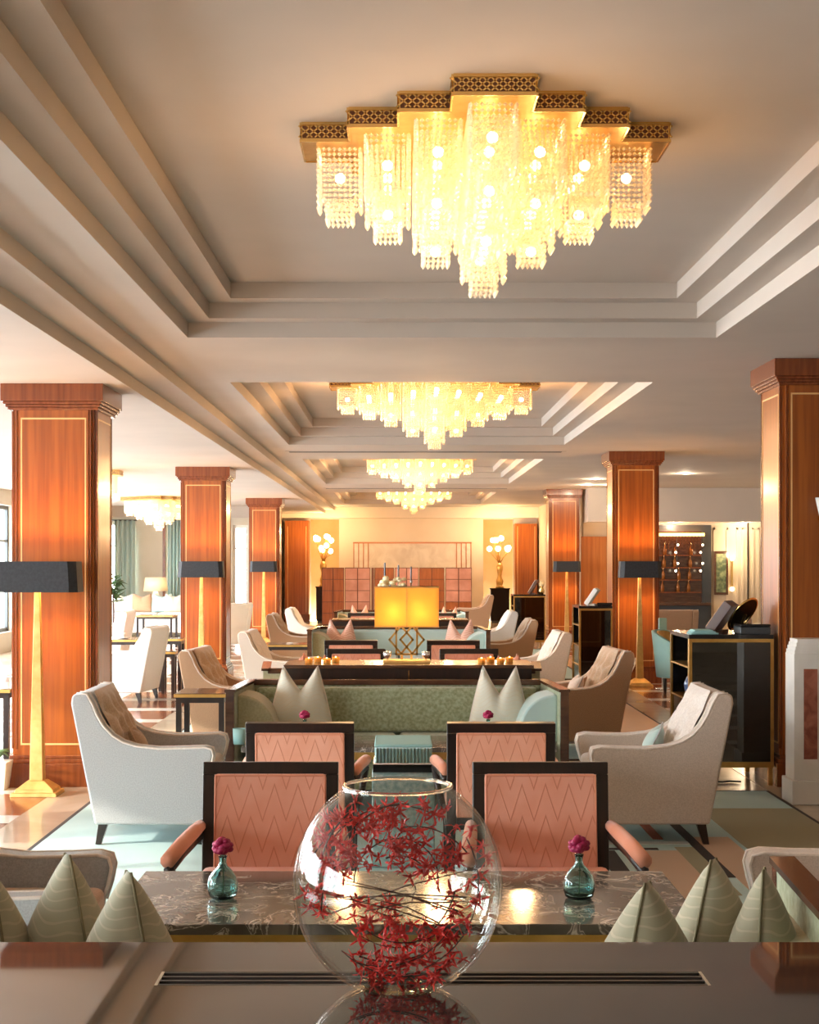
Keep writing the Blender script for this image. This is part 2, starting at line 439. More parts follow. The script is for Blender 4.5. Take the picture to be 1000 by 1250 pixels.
for (y0, y1) in COFFERS:
    m = MB(); T = .157
    def rect(k): return (CX0 + k * T, CX1 - k * T, y0 + k * T, y1 - k * T)
    for k in range(3):
        a0, a1, b0, b1 = rect(k); z0 = HC + .1 * k; z1 = z0 + .1
        P4 = [(a0, b0), (a1, b0), (a1, b1), (a0, b1)]
        for i in range(4):
            p, q = P4[i], P4[(i + 1) % 4]
            m.quad((*p, z0), (*q, z0), (*q, z1), (*p, z1))
        if k < 2:
            c0, c1, d0, d1 = rect(k + 1); Q4 = [(c0, d0), (c1, d0), (c1, d1), (c0, d1)]
            for i in range(4):
                m.quad((*P4[i], z1), (*P4[(i + 1) % 4], z1), (*Q4[(i + 1) % 4], z1), (*Q4[i], z1))
        else:
            m.quad(*[(*p, z1) for p in P4])
    m.build('coffer', 'plaster', ceil)
# slot diffusers in the far cross beams and dark ridge line beside them
for y in (19.5, 29.3):
    g = MB().box(-1.5, 2.2, y - .10, y + .10, HC - .006, HC).build('slot_frame', 'plaster', ceil)
    for k in range(2):
        MB().box(-1.45, 2.15, y - .07 + k * .09, y - .02 + k * .09, HC - .010, HC - .006).build('slot', 'vent_dark', g)
# window wall ---------------------------------------------------------
def windows_wall(name, spans, along, fixed, lo, hi, top, thick, mat, frame, nbase):
    """wall with openings; along = 'y' (wall at x=fixed) or 'x' (wall at y=fixed)"""
    m = MB()
    def bx(a0, a1, z0, z1):
        if along == 'y': m.box(fixed - thick, fixed, a0, a1, z0, z1)
        else: m.box(a0, a1, fixed, fixed + thick, z0, z1)
    A0, A1 = lo, hi
    cur = A0
    for (s0, s1, z0, z1) in spans:
        if s0 > cur: bx(cur, s0, 0, top)
        bx(s0, s1, 0, z0); bx(s0, s1, z1, top); cur = s1
    if cur < A1: bx(cur, A1, 0, top)
    w = struct(m.build(name, mat))
    for i, (s0, s1, z0, z1) in enumerate(spans):
        f = MB(); d0, d1 = .10, .16
        def fb(a0, a1, zz0, zz1, pr=0.0):
            if along == 'y': f.box(fixed - d1 - pr, fixed - d0 + pr, a0, a1, zz0, zz1)
            else: f.box(a0, a1, fixed + d0 - pr, fixed + d1 + pr, zz0, zz1)
        fb(s0, s0 + .06, z0, z1); fb(s1 - .06, s1, z0, z1); fb(s0 + .06, s1 - .06, z0, z0 + .07); fb(s0 + .06, s1 - .06, z1 - .07, z1)
        nm = max(1, round((s1 - s0) / 1.0))
        for k in range(1, nm):
            c = s0 + (s1 - s0) * k / nm; fb(c - .025, c + .025, z0 + .07, z1 - .07)
        zt = z0 + (z1 - z0) * .72
        wo = struct(f.build('window_%d' % (nbase + i), frame))
        for k in range(nm):
            a = s0 + (s1 - s0) * k / nm + .03; b = s0 + (s1 - s0) * (k + 1) / nm - .03
            g = MB()
            if along == 'y': g.box(fixed - .134, fixed - .128, a, b, z0 + .06, z1 - .06)
            else: g.box(a, b, fixed + .128, fixed + .134, z0 + .06, z1 - .06)
            g.build('pane', 'pane_clear', wo)
            bz = MB()
            if along == 'y': bz.box(fixed - .155, fixed - .105, a, b, zt - .02, zt + .02)
            else: bz.box(a, b, fixed + .105, fixed + .155, zt - .02, zt + .02)
            bz.build('glazing_bar', frame, wo)
        if along == 'y': portal((fixed - .25, (s0 + s1) / 2, (z0 + z1) / 2), (0, -PI / 2, 0), z1 - z0, s1 - s0)
        else:
            portal((( s0 + s1) / 2, fixed + (.25 if fixed > 0 else -.05), (z0 + z1) / 2), (-PI / 2 if fixed > 0 else PI / 2, 0, 0), s1 - s0, z1 - z0)
    return w
left_spans = [(y, y + 3.1, .35, 2.62) for y in (-.6, 3.7, 7.7, 11.7, 15.7, 19.7, 23.7, 27.7)]
windows_wall('wall_left', left_spans, 'y', XL, YF, YLE + .2, HL, .3, 'wall_taupe', 'window_frame_dark', 1)
end_spans = [(PX(70, YLE), PX(165, YLE), .55, 2.52), (PX(203, YLE), PX(255, YLE), .55, 2.52), (PX(284, YLE), PX(303, YLE), .55, 2.45)]
windows_wall('wall_left_end', end_spans, 'x', YLE, XL, PX(310, YLE), HL, .3, 'wall_taupe', 'window_frame_white', 20)
front_spans = []
windows_wall('wall_front', front_spans, 'x', YF - .3, XL, XR, HC, .3, 'wall_beige', 'window_frame_white', 30)

struct(MB().box(PX(310, YLE), PX(310, YLE) + .2, YLE, YB, 0, HL).build('wall_left_return', 'wall_beige'))
struct(MB().box(XR, XR + .2, YF, YB, 0, HC).build('wall_right', 'wall_beige'))
# back wall with two lit niches and a bulkhead -------------------------
WB0, WB1 = PX(310, YLE), 3.75
n1 = (PX(378, YB), PX(414, YB)); n2 = (PX(590, YB), PX(628, YB))
m = MB(); zN = 2.76
m.box(WB0, n1[0], YB, YB + .6, 0, HC); m.box(n1[1], n2[0], YB, YB + .6, 0, HC); m.box(n2[1], WB1, YB, YB + .6, 0, HC)
for n in (n1, n2): m.box(n[0], n[1], YB, YB + .6, zN, HC)
wb = struct(m.build('wall_back', 'wall_peach'))
for n in (n1, n2):
    MB().box(n[0], n[1], YB + .55, YB + .6, 0, zN).build('niche', 'niche_gold', wb)
struct(MB().box(WB0, WB1, YB - .45, YB, 2.78, HC).build('trim_1', 'wall_peach'))
# bar-side end wall, soffit, return wall -------------------------------
EB0 = 3.75
we = struct(MB().box(EB0, XR, YRE, YRE + .2, 0, HC).build('wall_right_end', 'wall_beige'))
struct(MB().box(EB0, XR, YRE - .8, YRE, 2.40, HC).build('trim_2', 'plaster'))
struct(MB().box(EB0, EB0 + .2, YRE + .2, YB, 0, HC).build('wall_right_return', 'wall_beige'))
for (x0, x1, z0, z1) in ((868, 892, .2, 2.3), (896, 911, .2, 2.3), (915, 930, .2, 2.3), (934, 960, .2, 2.3)):
    a, b = PX(x0, YRE) + .05, PX(x1, YRE) - .05
    mm = MB()
    mm.box(a, b, YRE - .02, YRE, z0, z0 + .04); mm.box(a, b, YRE - .02, YRE, z1 - .04, z1)
    mm.box(a, a + .04, YRE - .02, YRE, z0, z1); mm.box(b - .04, b, YRE - .02, YRE, z0, z1)
    mm.build('panel_moulding', 'wall_beige', we)
MB().box(PX(709, YRE), PX(746, YRE), YRE - .05, YRE, 0, 2.12).build('wood_panel', 'peach_wall_wood', we)
struct(MB().box(PX(913, YRE) - .012, PX(913, YRE) + .012, YRE - .03, YRE, 0, 2.4).build('trim_3', 'wood_dark'))

# pilasters on the back wall
for i, (a, b) in enumerate(((348, 377), (629, 656))):
    x0, x1 = PX(a, 39.4), PX(b, 39.4)
    t = thing('pilaster', ('satinwood pilaster beside the lit niche next to the windows' if i == 0 else 'satinwood pilaster beside the lit niche behind the black pedestal'), 'pilaster', ((x0 + x1) / 2, 39.65, 0))
    w = (x1 - x0) / 2
    MB().box(-w, w, -.25, .348, 0, 2.70 if i == 0 else 2.62).build('shaft', 'wood_satin', t)
    MB().box(-w * .8, -w * .76, -.256, -.25, .25, 2.55).build('inlay', 'inlay_pale', t)
    MB().box(w * .76, w * .8, -.256, -.25, .25, 2.55).build('inlay', 'inlay_pale', t)
    MB().box(-w - .03, w + .03, -.28, .348, 0, .2).build('base', 'wood_mahogany', t)

# ================================================================== COLUMNS
def notch(h, s=.018, n=3):
    """square outline with small stepped corners"""
    q = []
    for k in range(n + 1):
        q.append((h - k * s, h - (n - k) * s))
        if k < n: q.append((h - (k + 1) * s, h - (n - k) * s))
    # q runs along the corner from the +x face to the +y face
    out = []
    for r in range(4):
        c, sn = math.cos(r * PI / 2), math.sin(r * PI / 2)
        out += [(p[0] * c - p[1] * sn, p[0] * sn + p[1] * c) for p in q]
    return out
def column(label, cx, D, top, group=None):
    t = thing('column', label, 'column', (cx, D + .305, 0), 0, group)
    h = .305
    MB().prism(notch(h), .0, top - .15, 'z').build('shaft', 'wood_satin', t)
    cp = MB()
    for k, (z0, z1, hh) in enumerate(((top - .125, top, h + .062), (top - .145, top - .125, h + .048), (top - .165, top - .145, h + .034), (top - .185, top - .165, h + .020))):
        cp.box(-hh, hh, -hh, hh, z0, z1)
    cp.build('capital', 'wood_mahogany', t, bevel=.004)
    b = MB()
    b.box(-h - .035, h + .035, -h - .035, h + .035, 0, .17); b.box(-h - .022, h + .022, -h - .022, h + .022, .17, .20); b.box(-h - .010, h + .010, -h - .010, h + .010, .20, .225)
    b.build('base', 'wood_mahogany', t, bevel=.004)
    z0, z1, w = .30, top - .24, .235
    for r in range(4):
        R = Matrix.Rotation(r * PI / 2, 4, 'Z')
        mm = MB()
        mm.box(-w, w, -h - .003, -h + .01, z0, z0 + .012, R); mm.box(-w, w, -h - .003, -h + .01, z1 - .012, z1, R)
        mm.box(-w, -w + .010, -h - .003, -h + .01, z0 + .012, z1 - .012, R); mm.box(w - .010, w, -h - .003, -h + .01, z0 + .012, z1 - .012, R)
        mm.build('inlay', 'inlay_pale', t)
        p = MB()
        p.box(-w - .035, -w - .025, -h - .004, -h + .01, z0 - .03, top - .19, R); p.box(w + .025, w + .035, -h - .004, -h + .01, z0 - .03, top - .19, R)
        p.build('bead_moulding', 'wood_mahogany', t)
    return t
COLS = {}
COLS['L1'] = column('satinwood square column standing behind the cream armchair, window side', PX(65.3, 10.59), 10.59, HL)
COLS['L2'] = column('satinwood square column between the two window side table lamps and tan armchair', PX(248, 19.89), 19.89, HL)
COLS['L3'] = column('satinwood square column nearest the window side pilaster and lit niche', PX(322.5, 29.7), 29.7, HL)
COLS['R1'] = column('satinwood square column beside the white marble mantel and large display cabinet', 2.746 + .305, 10.59, HC)
COLS['R2'] = column('satinwood square column with floor lamp and wall socket cable, beside narrow display cabinet', PX(776.7, 19.48), 19.48, HC)
COLS['R3'] = column('satinwood square column nearest the bar side pilaster, next to black cabinet', PX(689, 29.66), 29.66, HC)

# ================================================================== CHANDELIERS
LAN = {0: .60, 1: .48, 2: .38, 3: .31, 4: .26}
def lantern_mesh(L):
    m = MB(); a = .084; b = .050; k = 8; sp = .0205
    L1 = L - .055
    for side in range(4):
        c, s = math.cos(side * PI / 2), math.sin(side * PI / 2)
        for i in range(k):
            u = -a + 2 * a * i / k
            x, y = (a * c - u * s, a * s + u * c)
            jag = (.020 if i in (1, 7) else 0) + (.030 if i == 0 else 0)
            n = int((L1 - jag) / sp)
            for j in range(n):
                big = (j == n - 1)
                m.octa(x, y, -.012 - j * sp, .0098 if not big else .0105, .0092 if not big else .015)
        for i in range(5):
            u = -b + 2 * b * i / 5
            x, y = (b * c - u * s, b * s + u * c)
            n = int(.078 / sp)
            for j in range(n + 1):
                m.octa(x, y, -(L1 - .03) - j * sp, .0100, .0095 if j < n else .015)
    return m.mesh('crystal_strands', 'crystal')
LM = {r: lantern_mesh(L) for r, L in LAN.items()}
def bulb_mesh(L, mat):
    m = MB(); z = -.11
    m.ball((0, 0, 0), .021, 8, 6)
    return m.mesh('bulb', mat)
BMN = {r: bulb_mesh(L, 'bulb_glow') for r, L in LAN.items()}
BMF = {r: bulb_mesh(L, 'bulb_far') for r, L in LAN.items()}
def chandelier(label, cx, cy, zt, R, power, far=False, scale=1.0):
    p, hw, th = .195, .1485, .075
    t = thing('chandelier', label, 'chandelier', (cx, cy, zt), 0, 'crystal ceiling chandeliers')
    t.scale = (scale, scale, 1)
    q = []
    for k in range(R + 1):
        x = (R - k) * p + hw; yl = -hw if k == 0 else (k - 1) * p + hw; yh = k * p + hw
        if k > 0: q.append((x, yl))
        if k < R: q.append((x, yh))
    # full outline by symmetry (first quadrant corner points incl. ends)
    first = [(R * p + hw, hw)] if R else []
    pts = []
    for k in range(R + 1):
        x = (R - k) * p + hw
        if k > 0: pts.append((x, (k - 1) * p + hw))
        pts.append((x, k * p + hw))
    out = []
    for r in range(4):
        c, s = round(math.cos(r * PI / 2)), round(math.sin(r * PI / 2))
        out += [(a * c - b * s, a * s + b * c) for a, b in pts[:-1]]
        # last point of a quadrant = corner (hw, Rp+hw); next quadrant starts at its own first point
        a, b = pts[-1]; out.append((a * c - b * s, a * s + b * c))
    outline = []
    for pnt in out:
        if not outline or (Vector(pnt) - Vector(outline[-1])).length > 1e-6: outline.append(pnt)
    if (Vector(outline[0]) - Vector(outline[-1])).length < 1e-6: outline.pop()
    MB().prism(outline, -th, 0, 'z').build('ceiling_plate', 'gold', t)
    fr = MB(); n = len(outline)
    for i in range(n):
        a, b = Vector(outline[i]), Vector(outline[(i + 1) % n]); L = (b - a).length
        if L < .02: continue
        d = (b - a) / L; nrm = Vector((d.y, -d.x)); ang = math.atan2(d.y, d.x)
        M = Matrix.Translation((a.x, a.y, 0)) @ Matrix.Rotation(ang, 4, 'Z')
        fr.box(0, L, -.008, 0, -th - .004, -th + .010, M); fr.box(0, L, -.008, 0, -.012, 0, M)
        nb = max(2, int(L / .028))
        for k in range(nb):
            u = (k + .5) * L / nb
            for sgn in (-1, 1):
                Rm = M @ Matrix.Translation((u, -.003, -th / 2)) @ Matrix.Rotation(sgn * .7, 4, 'Y')
                fr.box(-.036, .036, -.003, .002, -.003, .003, Rm)
    f = fr.build('lattice_frieze', 'brass_bright', t)
    ins = MB()
    for i in range(n):
        a, b = Vector(outline[i]), Vector(outline[(i + 1) % n]); L = (b - a).length
        if L < .02: continue
        ang = math.atan2((b - a).y, (b - a).x)
        M = Matrix.Translation((a.x, a.y, 0)) @ Matrix.Rotation(ang, 4, 'Z')
        ins.box(.004, L - .004, -.0015, .0, -th + .012, -.014, M)
    ins.build('frieze_backing', 'grout_dark', t)
    for i in range(-R, R + 1):
        for j in range(-R, R + 1):
            r = abs(i) + abs(j)
            if r > R: continue
            key = min(4, r + (0 if R == 4 else 0))
            o = bpy.data.objects.new('crystal_strands', LM[key]); C.objects.link(o); o.parent = t; o.location = (i * p, j * p, -th - .002); o['kind'] = 'stuff'
            zz = -.11
            while zz > -LAN[key] + .05:
                o = bpy.data.objects.new('bulb', (BMF if far else BMN)[0]); C.objects.link(o); o.parent = t; o.location = (i * p, j * p, -th + zz); zz -= .15
    for dx, dy, dz in ((0, -.75, -.62), (-.6, .1, -.55), (.6, .1, -.55)):
        light('chandelier_light', (dx * R / 3, dy * R / 3, dz), power, (1.0, .56, .25), .10, t)
    return t
CHX = .345
chandelier('stepped crystal chandelier with seven lantern columns in the coffer before the first cross beam', CHX, 6.03, HT, 3, 6.5)
chandelier('stepped crystal chandelier with nine lantern columns in the coffer behind the first cross beam', CHX, 14.3, HT, 4, 24, False, 1.08)
chandelier('stepped crystal chandelier between the second and third cross beams', CHX, 24.3, HT, 4, 45, True)
chandelier('stepped crystal chandelier in the coffer closest to the back wall', CHX, 34.0, HT, 4, 45, True)
chandelier('stepped crystal chandelier on the window aisle ceiling, close to the columns', -4.62, 20.6, HL, 3, 8, True)
chandelier('stepped crystal chandelier on the window aisle ceiling, close to the end curtains', -4.75, 29.2, HL, 3, 8, True)

# downlights in the bar-side ceiling
dm_r = MB().lathe([(.055, 0), (.075, 0), (.075, -.008), (.055, -.008)], 14, closed=True).mesh('trim_ring', 'plaster')
dm_g = MB().lathe([(.0001, -.004), (.055, -.004)], 14).mesh('lens', 'downlight_glow')
for k, (px, py) in enumerate(((836, 578), (880, 603), (825, 632), (909, 634), (728, 614), (718, 632), (745, 622))):
    z = HC if py < 615 else 2.40
    D = (z - EYE) * FPX / (VY - py)
    if py >= 615: D = 29.6; z = 2.40
    if py in (614,): D = 26.0; z = HC
    if px in (718, 745): D = 28.0 ; z = HC
    t = thing('downlight', 'small round recessed downlight in the ceiling of the bar aisle', 'downlight', (PX(px, D), D, z), 0, 'bar aisle downlights')
    light('downlight_light', (0, 0, -.06), 16, (1.0, .78, .55), .05, t)
    for nm, me in (('trim_ring', dm_r), ('lens', dm_g)):
        o = bpy.data.objects.new(nm, me); C.objects.link(o); o.parent = t

# ================================================================== RUGS
def rug(label, x0, x1, y0, y1, deco):
    t = thing('area_rug', label, 'rug', ((x0 + x1) / 2, (y0 + y1) / 2, 0))
    cx, cy = (x0 + x1) / 2, (y0 + y1) / 2
    MB().box(x0 - cx, x1 - cx, y0 - cy, y1 - cy, 0, .010).build('field', 'rug_teal', t)
    b = .025
    e = MB()
    e.box(x0 - cx - b, x0 - cx, y0 - cy - b, y1 - cy + b, 0, .0105); e.box(x1 - cx, x1 - cx + b, y0 - cy - b, y1 - cy + b, 0, .0105)
    e.box(x0 - cx, x1 - cx, y1 - cy, y1 - cy + b, 0, .0105); e.box(x0 - cx, x1 - cx, y0 - cy - b, y0 - cy, 0, .0105)
    e.build('binding', 'rug_dark', t)
    for (a0, a1, b0, b1, mat, lift) in deco:
        MB().box(a0 - cx, a1 - cx, b0 - cy, b1 - cy, .0098, .010 + lift).build('woven_stripe', mat, t)
    return t
d1 = [(1.655, 1.715, 7.5, 9.25, 'rug_dark', .0030), (1.715, 1.92, 7.2, 8.6, 'rug_peach', .0015), (1.47, 1.53, 8.53, 9.4, 'rug_red', .0030),
      (1.15, 1.66, 8.38, 8.46, 'rug_pale', .0025), (1.12, 1.45, 8.22, 8.27, 'rug_dark', .0025), (1.28, 1.55, 7.0, 8.20, 'rug_peach', .0015),
      (1.55, 1.655, 7.1, 8.30, 'rug_olive', .0015), (1.95, 2.57, 5.0, 9.6, 'rug_olive', .0012), (1.10, 1.20, 6.4, 8.2, 'rug_dark', .0020)]
rug('large pale teal rug with geometric stripes under the marble coffee table', -2.05, 2.57, 3.6, 10.33, d1)
d2 = [(1.9, 2.57, 12.2, 17.0, 'rug_peach', .0012), (1.5, 1.56, 13, 16, 'rug_dark', .002)]
rug('large teal rug under the tan armchairs behind the amber lamp console', -2.05, 2.57, 12.0, 17.4, d2)
rug('teal rug under the far seating group before the folding screen', -2.05, 2.57, 20.2, 27.0, [])
struct(MB().box(-2.41, -2.08, 3.4, 33, 0, .003).build('trim_4', 'stone_cream'))
struct(MB().box(2.60, 2.92, 3.4, 33, 0, .003).build('trim_5', 'stone_cream'))

# ================================================================== ARMCHAIRS
PROF = [(0, .116), (-.134, .80), (-.128, .845), (-.10, .862), (-.045, .858), (-.012, .80), (.012, .74), (.05, .675), (.10, .622), (.16, .585), (.235, .562), (.36, .548), (.52, .551), (.62, .556), (.662, .545), (.672, .51), (.66, .45), (.638, .38), (.628, .30), (.63, .116)]
def armchair_proto(outer, inner, cushion=None):
    """faces +x, width along y 0..W; origin at rear-bottom near corner"""
    W, A = .76, .10
    t = thing('armchair', 'proto', 'armchair')
    for y0 in (0, W - A):
        MB().prism(PROF, y0, y0 + A, 'y').build('arm', outer, t, bevel=.018, seg=3)
        pipe = [(x, z) for x, z in PROF[3:18]]
        side = y0 if y0 == 0 else y0 + A
        inn = y0 + A if y0 == 0 else y0
        mm = MB()
        for yy in (side, inn):
            s = .004 if yy == y0 + A else -.004
            mm.tube([(x, yy - s * 1.2, z - .003) for x, z in pipe], .0065, 6)
        mm.build('piping', 'piping_cream', t, smooth=True)
    bk = [(0.0, .116), (-.131, .80), (-.122, .848), (-.085, .862), (-.03, .858), (.0, .82), (.11, .40), (.12, .116)]
    MB().prism(bk, A, W - A, 'y').build('outer_back', outer, t, bevel=.012)
    # tufted inner back
    nu, nv = 25, 25; vs = []; fs = []
    btn = []
    for r in range(3):
        for c in range(4 if r % 2 == 0 else 3):
            u = (c + .5) / 4 if r % 2 == 0 else (c + 1) / 4
            btn.append((u, .28 + r * .24))
    y0, y1 = A - .005, W - A + .005
    def surf(u, v):
        x = .185 - .185 * v - .02 * v * v; z = .40 + .465 * v
        bul = .06 * (1 - (2 * u - 1) ** 4) * (1 - abs(2 * v - 1) ** 3)
        dmp = sum(math.exp(-(((u - a) * 4.2) ** 2 + ((v - b) * 3.6) ** 2) * 6.0) for a, b in btn)
        fold = 0
        for a, b in btn:
            for a2, b2 in btn:
                if abs(b2 - b - .24) < .01 and abs(abs(a2 - a) - .125) < .01 and b <= v <= b2:
                    uu = a + (a2 - a) * (v - b) / .24
                    fold = max(fold, math.exp(-((u - uu) * 45) ** 2))
        d = bul - .038 * min(1, dmp) - .014 * fold
        return (x + d, y0 + (y1 - y0) * u, z + d * .35)
    for j in range(nv):
        for i in range(nu): vs.append(surf(i / (nu - 1), j / (nv - 1)))
    for j in range(nv - 1):
        for i in range(nu - 1):
            a = j * nu + i; fs.append((a, a + 1, a + nu + 1, a + nu))
    ib = MB().add(vs, fs).build('tufted_back', inner, t, smooth=True)
    bm_ = MB()
    for a, b in btn:
        p = surf(a, b); bm_.ball((p[0] + .004, p[1], p[2]), .011, 8, 5)
    bm_.build('button', inner, ib, smooth=True)
    MB().box(.10, .655, A, W - A, .30, .445).build('seat_cushion', inner, t, bevel=.035, seg=4)
    MB().box(.05, .632, A, W - A, .116, .30).build('seat_rail', outer, t, bevel=.008)
    for lx, sx in ((.045, -.03), (.575, .02)):
        for ly in (.05, W - .05):
            MB().frustum(lx + sx, ly, 0, .118, .016, .016, .026, .026, -sx, 0).build('leg', 'wood_dark', t)
    return t
CHAIR = {}
def place_chair(kind, label, x, y, rz):
    """x,y = rear bottom corner position; rz heading"""
    outer, inner = {'cream': ('linen', 'tuft_beige'), 'pale': ('linen_beige', 'tuft_cream'), 'tan': ('linen_tan', 'tuft_beige'), 'white': ('linen_white', 'linen_white')}[kind]
    if kind not in CHAIR:
        CHAIR[kind] = armchair_proto(outer, inner); o = CHAIR[kind]; o.location = (x, y, 0.0); o.rotation_euler = (0, 0, rz)
    else: o = dup(CHAIR[kind], (x, y, 0.0), rz)
    o['label'] = label
    o['group'] = 'lounge armchairs'
    return o
ZR = .0135
def onrug(o): o.location.z = ZR; return o
# window side: face +x ; fireplace side: face -x (rotate 180, so y runs negative)
onrug(place_chair('cream', 'pale linen armchair with tan tufted back and brown cushion, nearest the marble table', PX(115, 8.33), 8.33, 0.0))
onrug(place_chair('pale', 'beige linen armchair with cream tufted back, facing away from the marble mantel', 1.76, 9.09, PI))
place_chair('tan', 'tan armchair with tufted back between side table and the second window side column', PX(238, 12.4), 12.3, -.12).location.z = ZR
onrug(place_chair('tan', 'tan armchair standing beside the narrow glass display cabinet and green sofa', PX(747, 12.1), 12.95, PI + .10))
onrug(place_chair('pale', 'cream armchair behind the tan one on the window side, beside the amber lamp console', PX(305, 15.5), 15.5, -.05))
onrug(place_chair('pale', 'cream armchair beside the peach chairs, on the cabinet side behind the tan armchair', PX(680, 15.3), 16.1, PI + .05))
place_chair('tan', 'small tan armchair in the second group beside low table, window side', PX(336, 20.6), 20.6, 0).location.z = ZR
place_chair('tan', 'tan armchair before the black cabinet with the open book', PX(645, 19.0), 19.8, PI).location.z = 0
place_chair('white', 'white armchair of the far group by the window side pilaster', PX(358, 23.2), 23.2, 0).location.z = ZR
place_chair('white', 'white armchair of the far group before the black pedestal', PX(622, 21.8), 22.6, PI).location.z = ZR
place_chair('white', 'white sunlit armchair in the window aisle with its back to the columns', PX(184, 16.9), 17.5, PI - .12).location.z = .004
# hidden near pair: only their arms show beside the marble table
onrug(place_chair('cream', 'linen armchair whose arm shows behind the sage pillows, window side of marble table', PX(-120, 5.05), 4.62, 0.0))
onrug(place_chair('pale', 'linen armchair whose arm shows behind the sage pillows, fireplace side of marble table', 1.94, 5.42, PI))

# ================================================================== PEACH CHAIRS
def rot_x_about(y, z, a): return Matrix.Translation((0, y, z)) @ Matrix.Rotation(a, 4, 'X') @ Matrix.Translation((0, -y, -z))
def peach_chair_proto():
    """faces -y; origin under the seat centre"""
    t = thing('open_arm_chair', 'proto', 'chair')
    w, fw = .255, .046
    R = rot_x_about(.22, .40, -.10)
    m = MB()
    m.box(-w, w, .205, .255, .85 - fw, .85, R); m.box(-w, -w + fw, .205, .255, .36, .85 - fw, R); m.box(w - fw, w, .205, .255, .36, .85 - fw, R); m.box(-w + fw, w - fw, .205, .255, .36, .40, R)
    m.build('back_frame', 'wood_dark', t, bevel=.004)
    p = MB().box(-w + fw - .002, w - fw + .002, .190, .268, .398, .85 - fw + .002, R).build('back_pad', 'fabric_peach', t, bevel=.014, seg=3)
    pp = MB(); a, b, z0, z1 = -w + fw + .004, w - fw - .004, .405, .85 - fw - .004
    for yy in (.192, .266):
        pp.tube([R @ Vector(q) for q in ((a, yy, z0), (b, yy, z0), (b, yy, z1), (a, yy, z1))], .005, 5, True)
    pp.build('piping', 'fabric_peach_plain', p)
    MB().box(-.26, .26, -.28, .22, .33, .38).build('seat_frame', 'wood_dark', t, bevel=.004)
    MB().box(-.25, .25, -.285, .20, .38, .47).build('seat_cushion', 'fabric_peach_plain', t, bevel=.03, seg=3)
    for s in (-1, 1):
        MB().frustum(s * .235, -.25, 0, .33, .016, .016, .024, .024).build('leg', 'wood_dark', t)
        MB().frustum(s * .235, .20, 0, .36, .016, .016, .024, .024, 0, .0).build('leg', 'wood_dark', t)
        pts = [(s * .262, .240, .612), (s * .270, .10, .612), (s * .284, -.10, .606), (s * .298, -.32, .592)]
        rail = MB().tube([(x, y, z - .036) for x, y, z in pts], .017, 6).build('arm_rail', 'wood_dark', t, smooth=True)
        n = 8; prof = []
        for i, (x, y, z) in enumerate(pts):
            prof.append((x, y, z))
        MB().tube(prof, [.022, .026, .027, .027], 10).build('arm_pad', 'fabric_peach_plain', t, smooth=True)
        MB().tube([(s * .245, -.24, .33), (s * .280, -.255, .45), (s * .297, -.29, .56)], [.018, .017, .019], 6).build('arm_post', 'wood_dark', t, smooth=True)
    return t
PC = peach_chair_proto()
def place_peach(label, px0, px1, D, face, first=False, z=ZR):
    x = PX((px0 + px1) / 2, D)
    rz = 0 if face == 'near' else PI
    y = D - .29 if face == 'near' else D + .29
    o = PC if first else dup(PC, (0, 0, 0))
    o.location = (x, y, z); o.rotation_euler = (0, 0, rz); o['label'] = label; o['group'] = 'peach open arm chairs'
    return o
place_peach('peach zigzag chair at the marble table, on the window side, facing the console', 250, 413, 5.60, 'near', True)
place_peach('peach zigzag chair at the marble table, on the fireplace side, facing the console', 577, 740, 5.60, 'near')
place_peach('peach zigzag chair with its back to the marble table, window side, facing the green sofa', 302, 430, 6.93, 'far')
place_peach('peach zigzag chair with its back to the marble table, fireplace side, facing the green sofa', 548, 676, 6.93, 'far')
place_peach('peach chair just behind the amber lamp on its window side', 403, 467, 12.8, 'near')
place_peach('peach chair just behind the amber lamp on its fireplace side', 540.7, 604, 12.8, 'near')
place_peach('peach chair facing the second aqua sofa, window side of the amber lamp', 400, 457, 14.15, 'far')
place_peach('peach chair facing the second aqua sofa, fireplace side of the amber lamp', 525, 582, 14.15, 'far')

# ================================================================== PILLOWS
def pillow_mesh(w, h, t, ear, mat, taper=.14, n=19):
    """stands on z=0, faces -y; 'chopped' top: two ears with a dip between"""
    vs = []; fs = []
    def pt(u, v, s):
        k = (v + 1) / 2
        x = w * u * (1 - taper * k) * (1 - .10 * (1 - abs(v)) * 0 - .05 * (1 - v * v) * (-1))
        dip = ear * (1 - abs(u) ** 1.15) if ear else 0
        z = h * k - dip * k ** 2.0 - .04 * h * (1 - u * u) * (1 - k) * 0
        th = t * max(0, (1 - u * u)) ** .55 * max(0, (1 - v * v)) ** .45
        crease = 1 - .45 * math.exp(-(u * 4) ** 2) * k ** 2 if ear else 1
        return (x, s * th * crease, z)
    idx = {}
    for s in (-1, 1):
        for j in range(n):
            for i in range(n):
                u = -1 + 2 * i / (n - 1); v = -1 + 2 * j / (n - 1)
                edge = i in (0, n - 1) or j in (0, n - 1)
                key = (i, j, 0 if edge else s)
                if key not in idx: idx[key] = len(vs); vs.append(pt(u, v, s))
    for s in (-1, 1):
        for j in range(n - 1):
            for i in range(n - 1):
                q = []
                for (a, b) in ((i, j), (i + 1, j), (i + 1, j + 1), (i, j + 1)):
                    e = a in (0, n - 1) or b in (0, n - 1)
                    q.append(idx[(a, b, 0 if e else s)])
                fs.append(tuple(q if s < 0 else q[::-1]))
    edge = []
    for i in range(n): edge.append(pt(-1 + 2 * i / (n - 1), -1, 1))
    for j in range(1, n): edge.append(pt(1, -1 + 2 * j / (n - 1), 1))
    for i in range(n - 2, -1, -1): edge.append(pt(-1 + 2 * i / (n - 1), 1, 1))
    for j in range(n - 2, 0, -1): edge.append(pt(-1, -1 + 2 * j / (n - 1), 1))
    return MB().add(vs, fs), edge
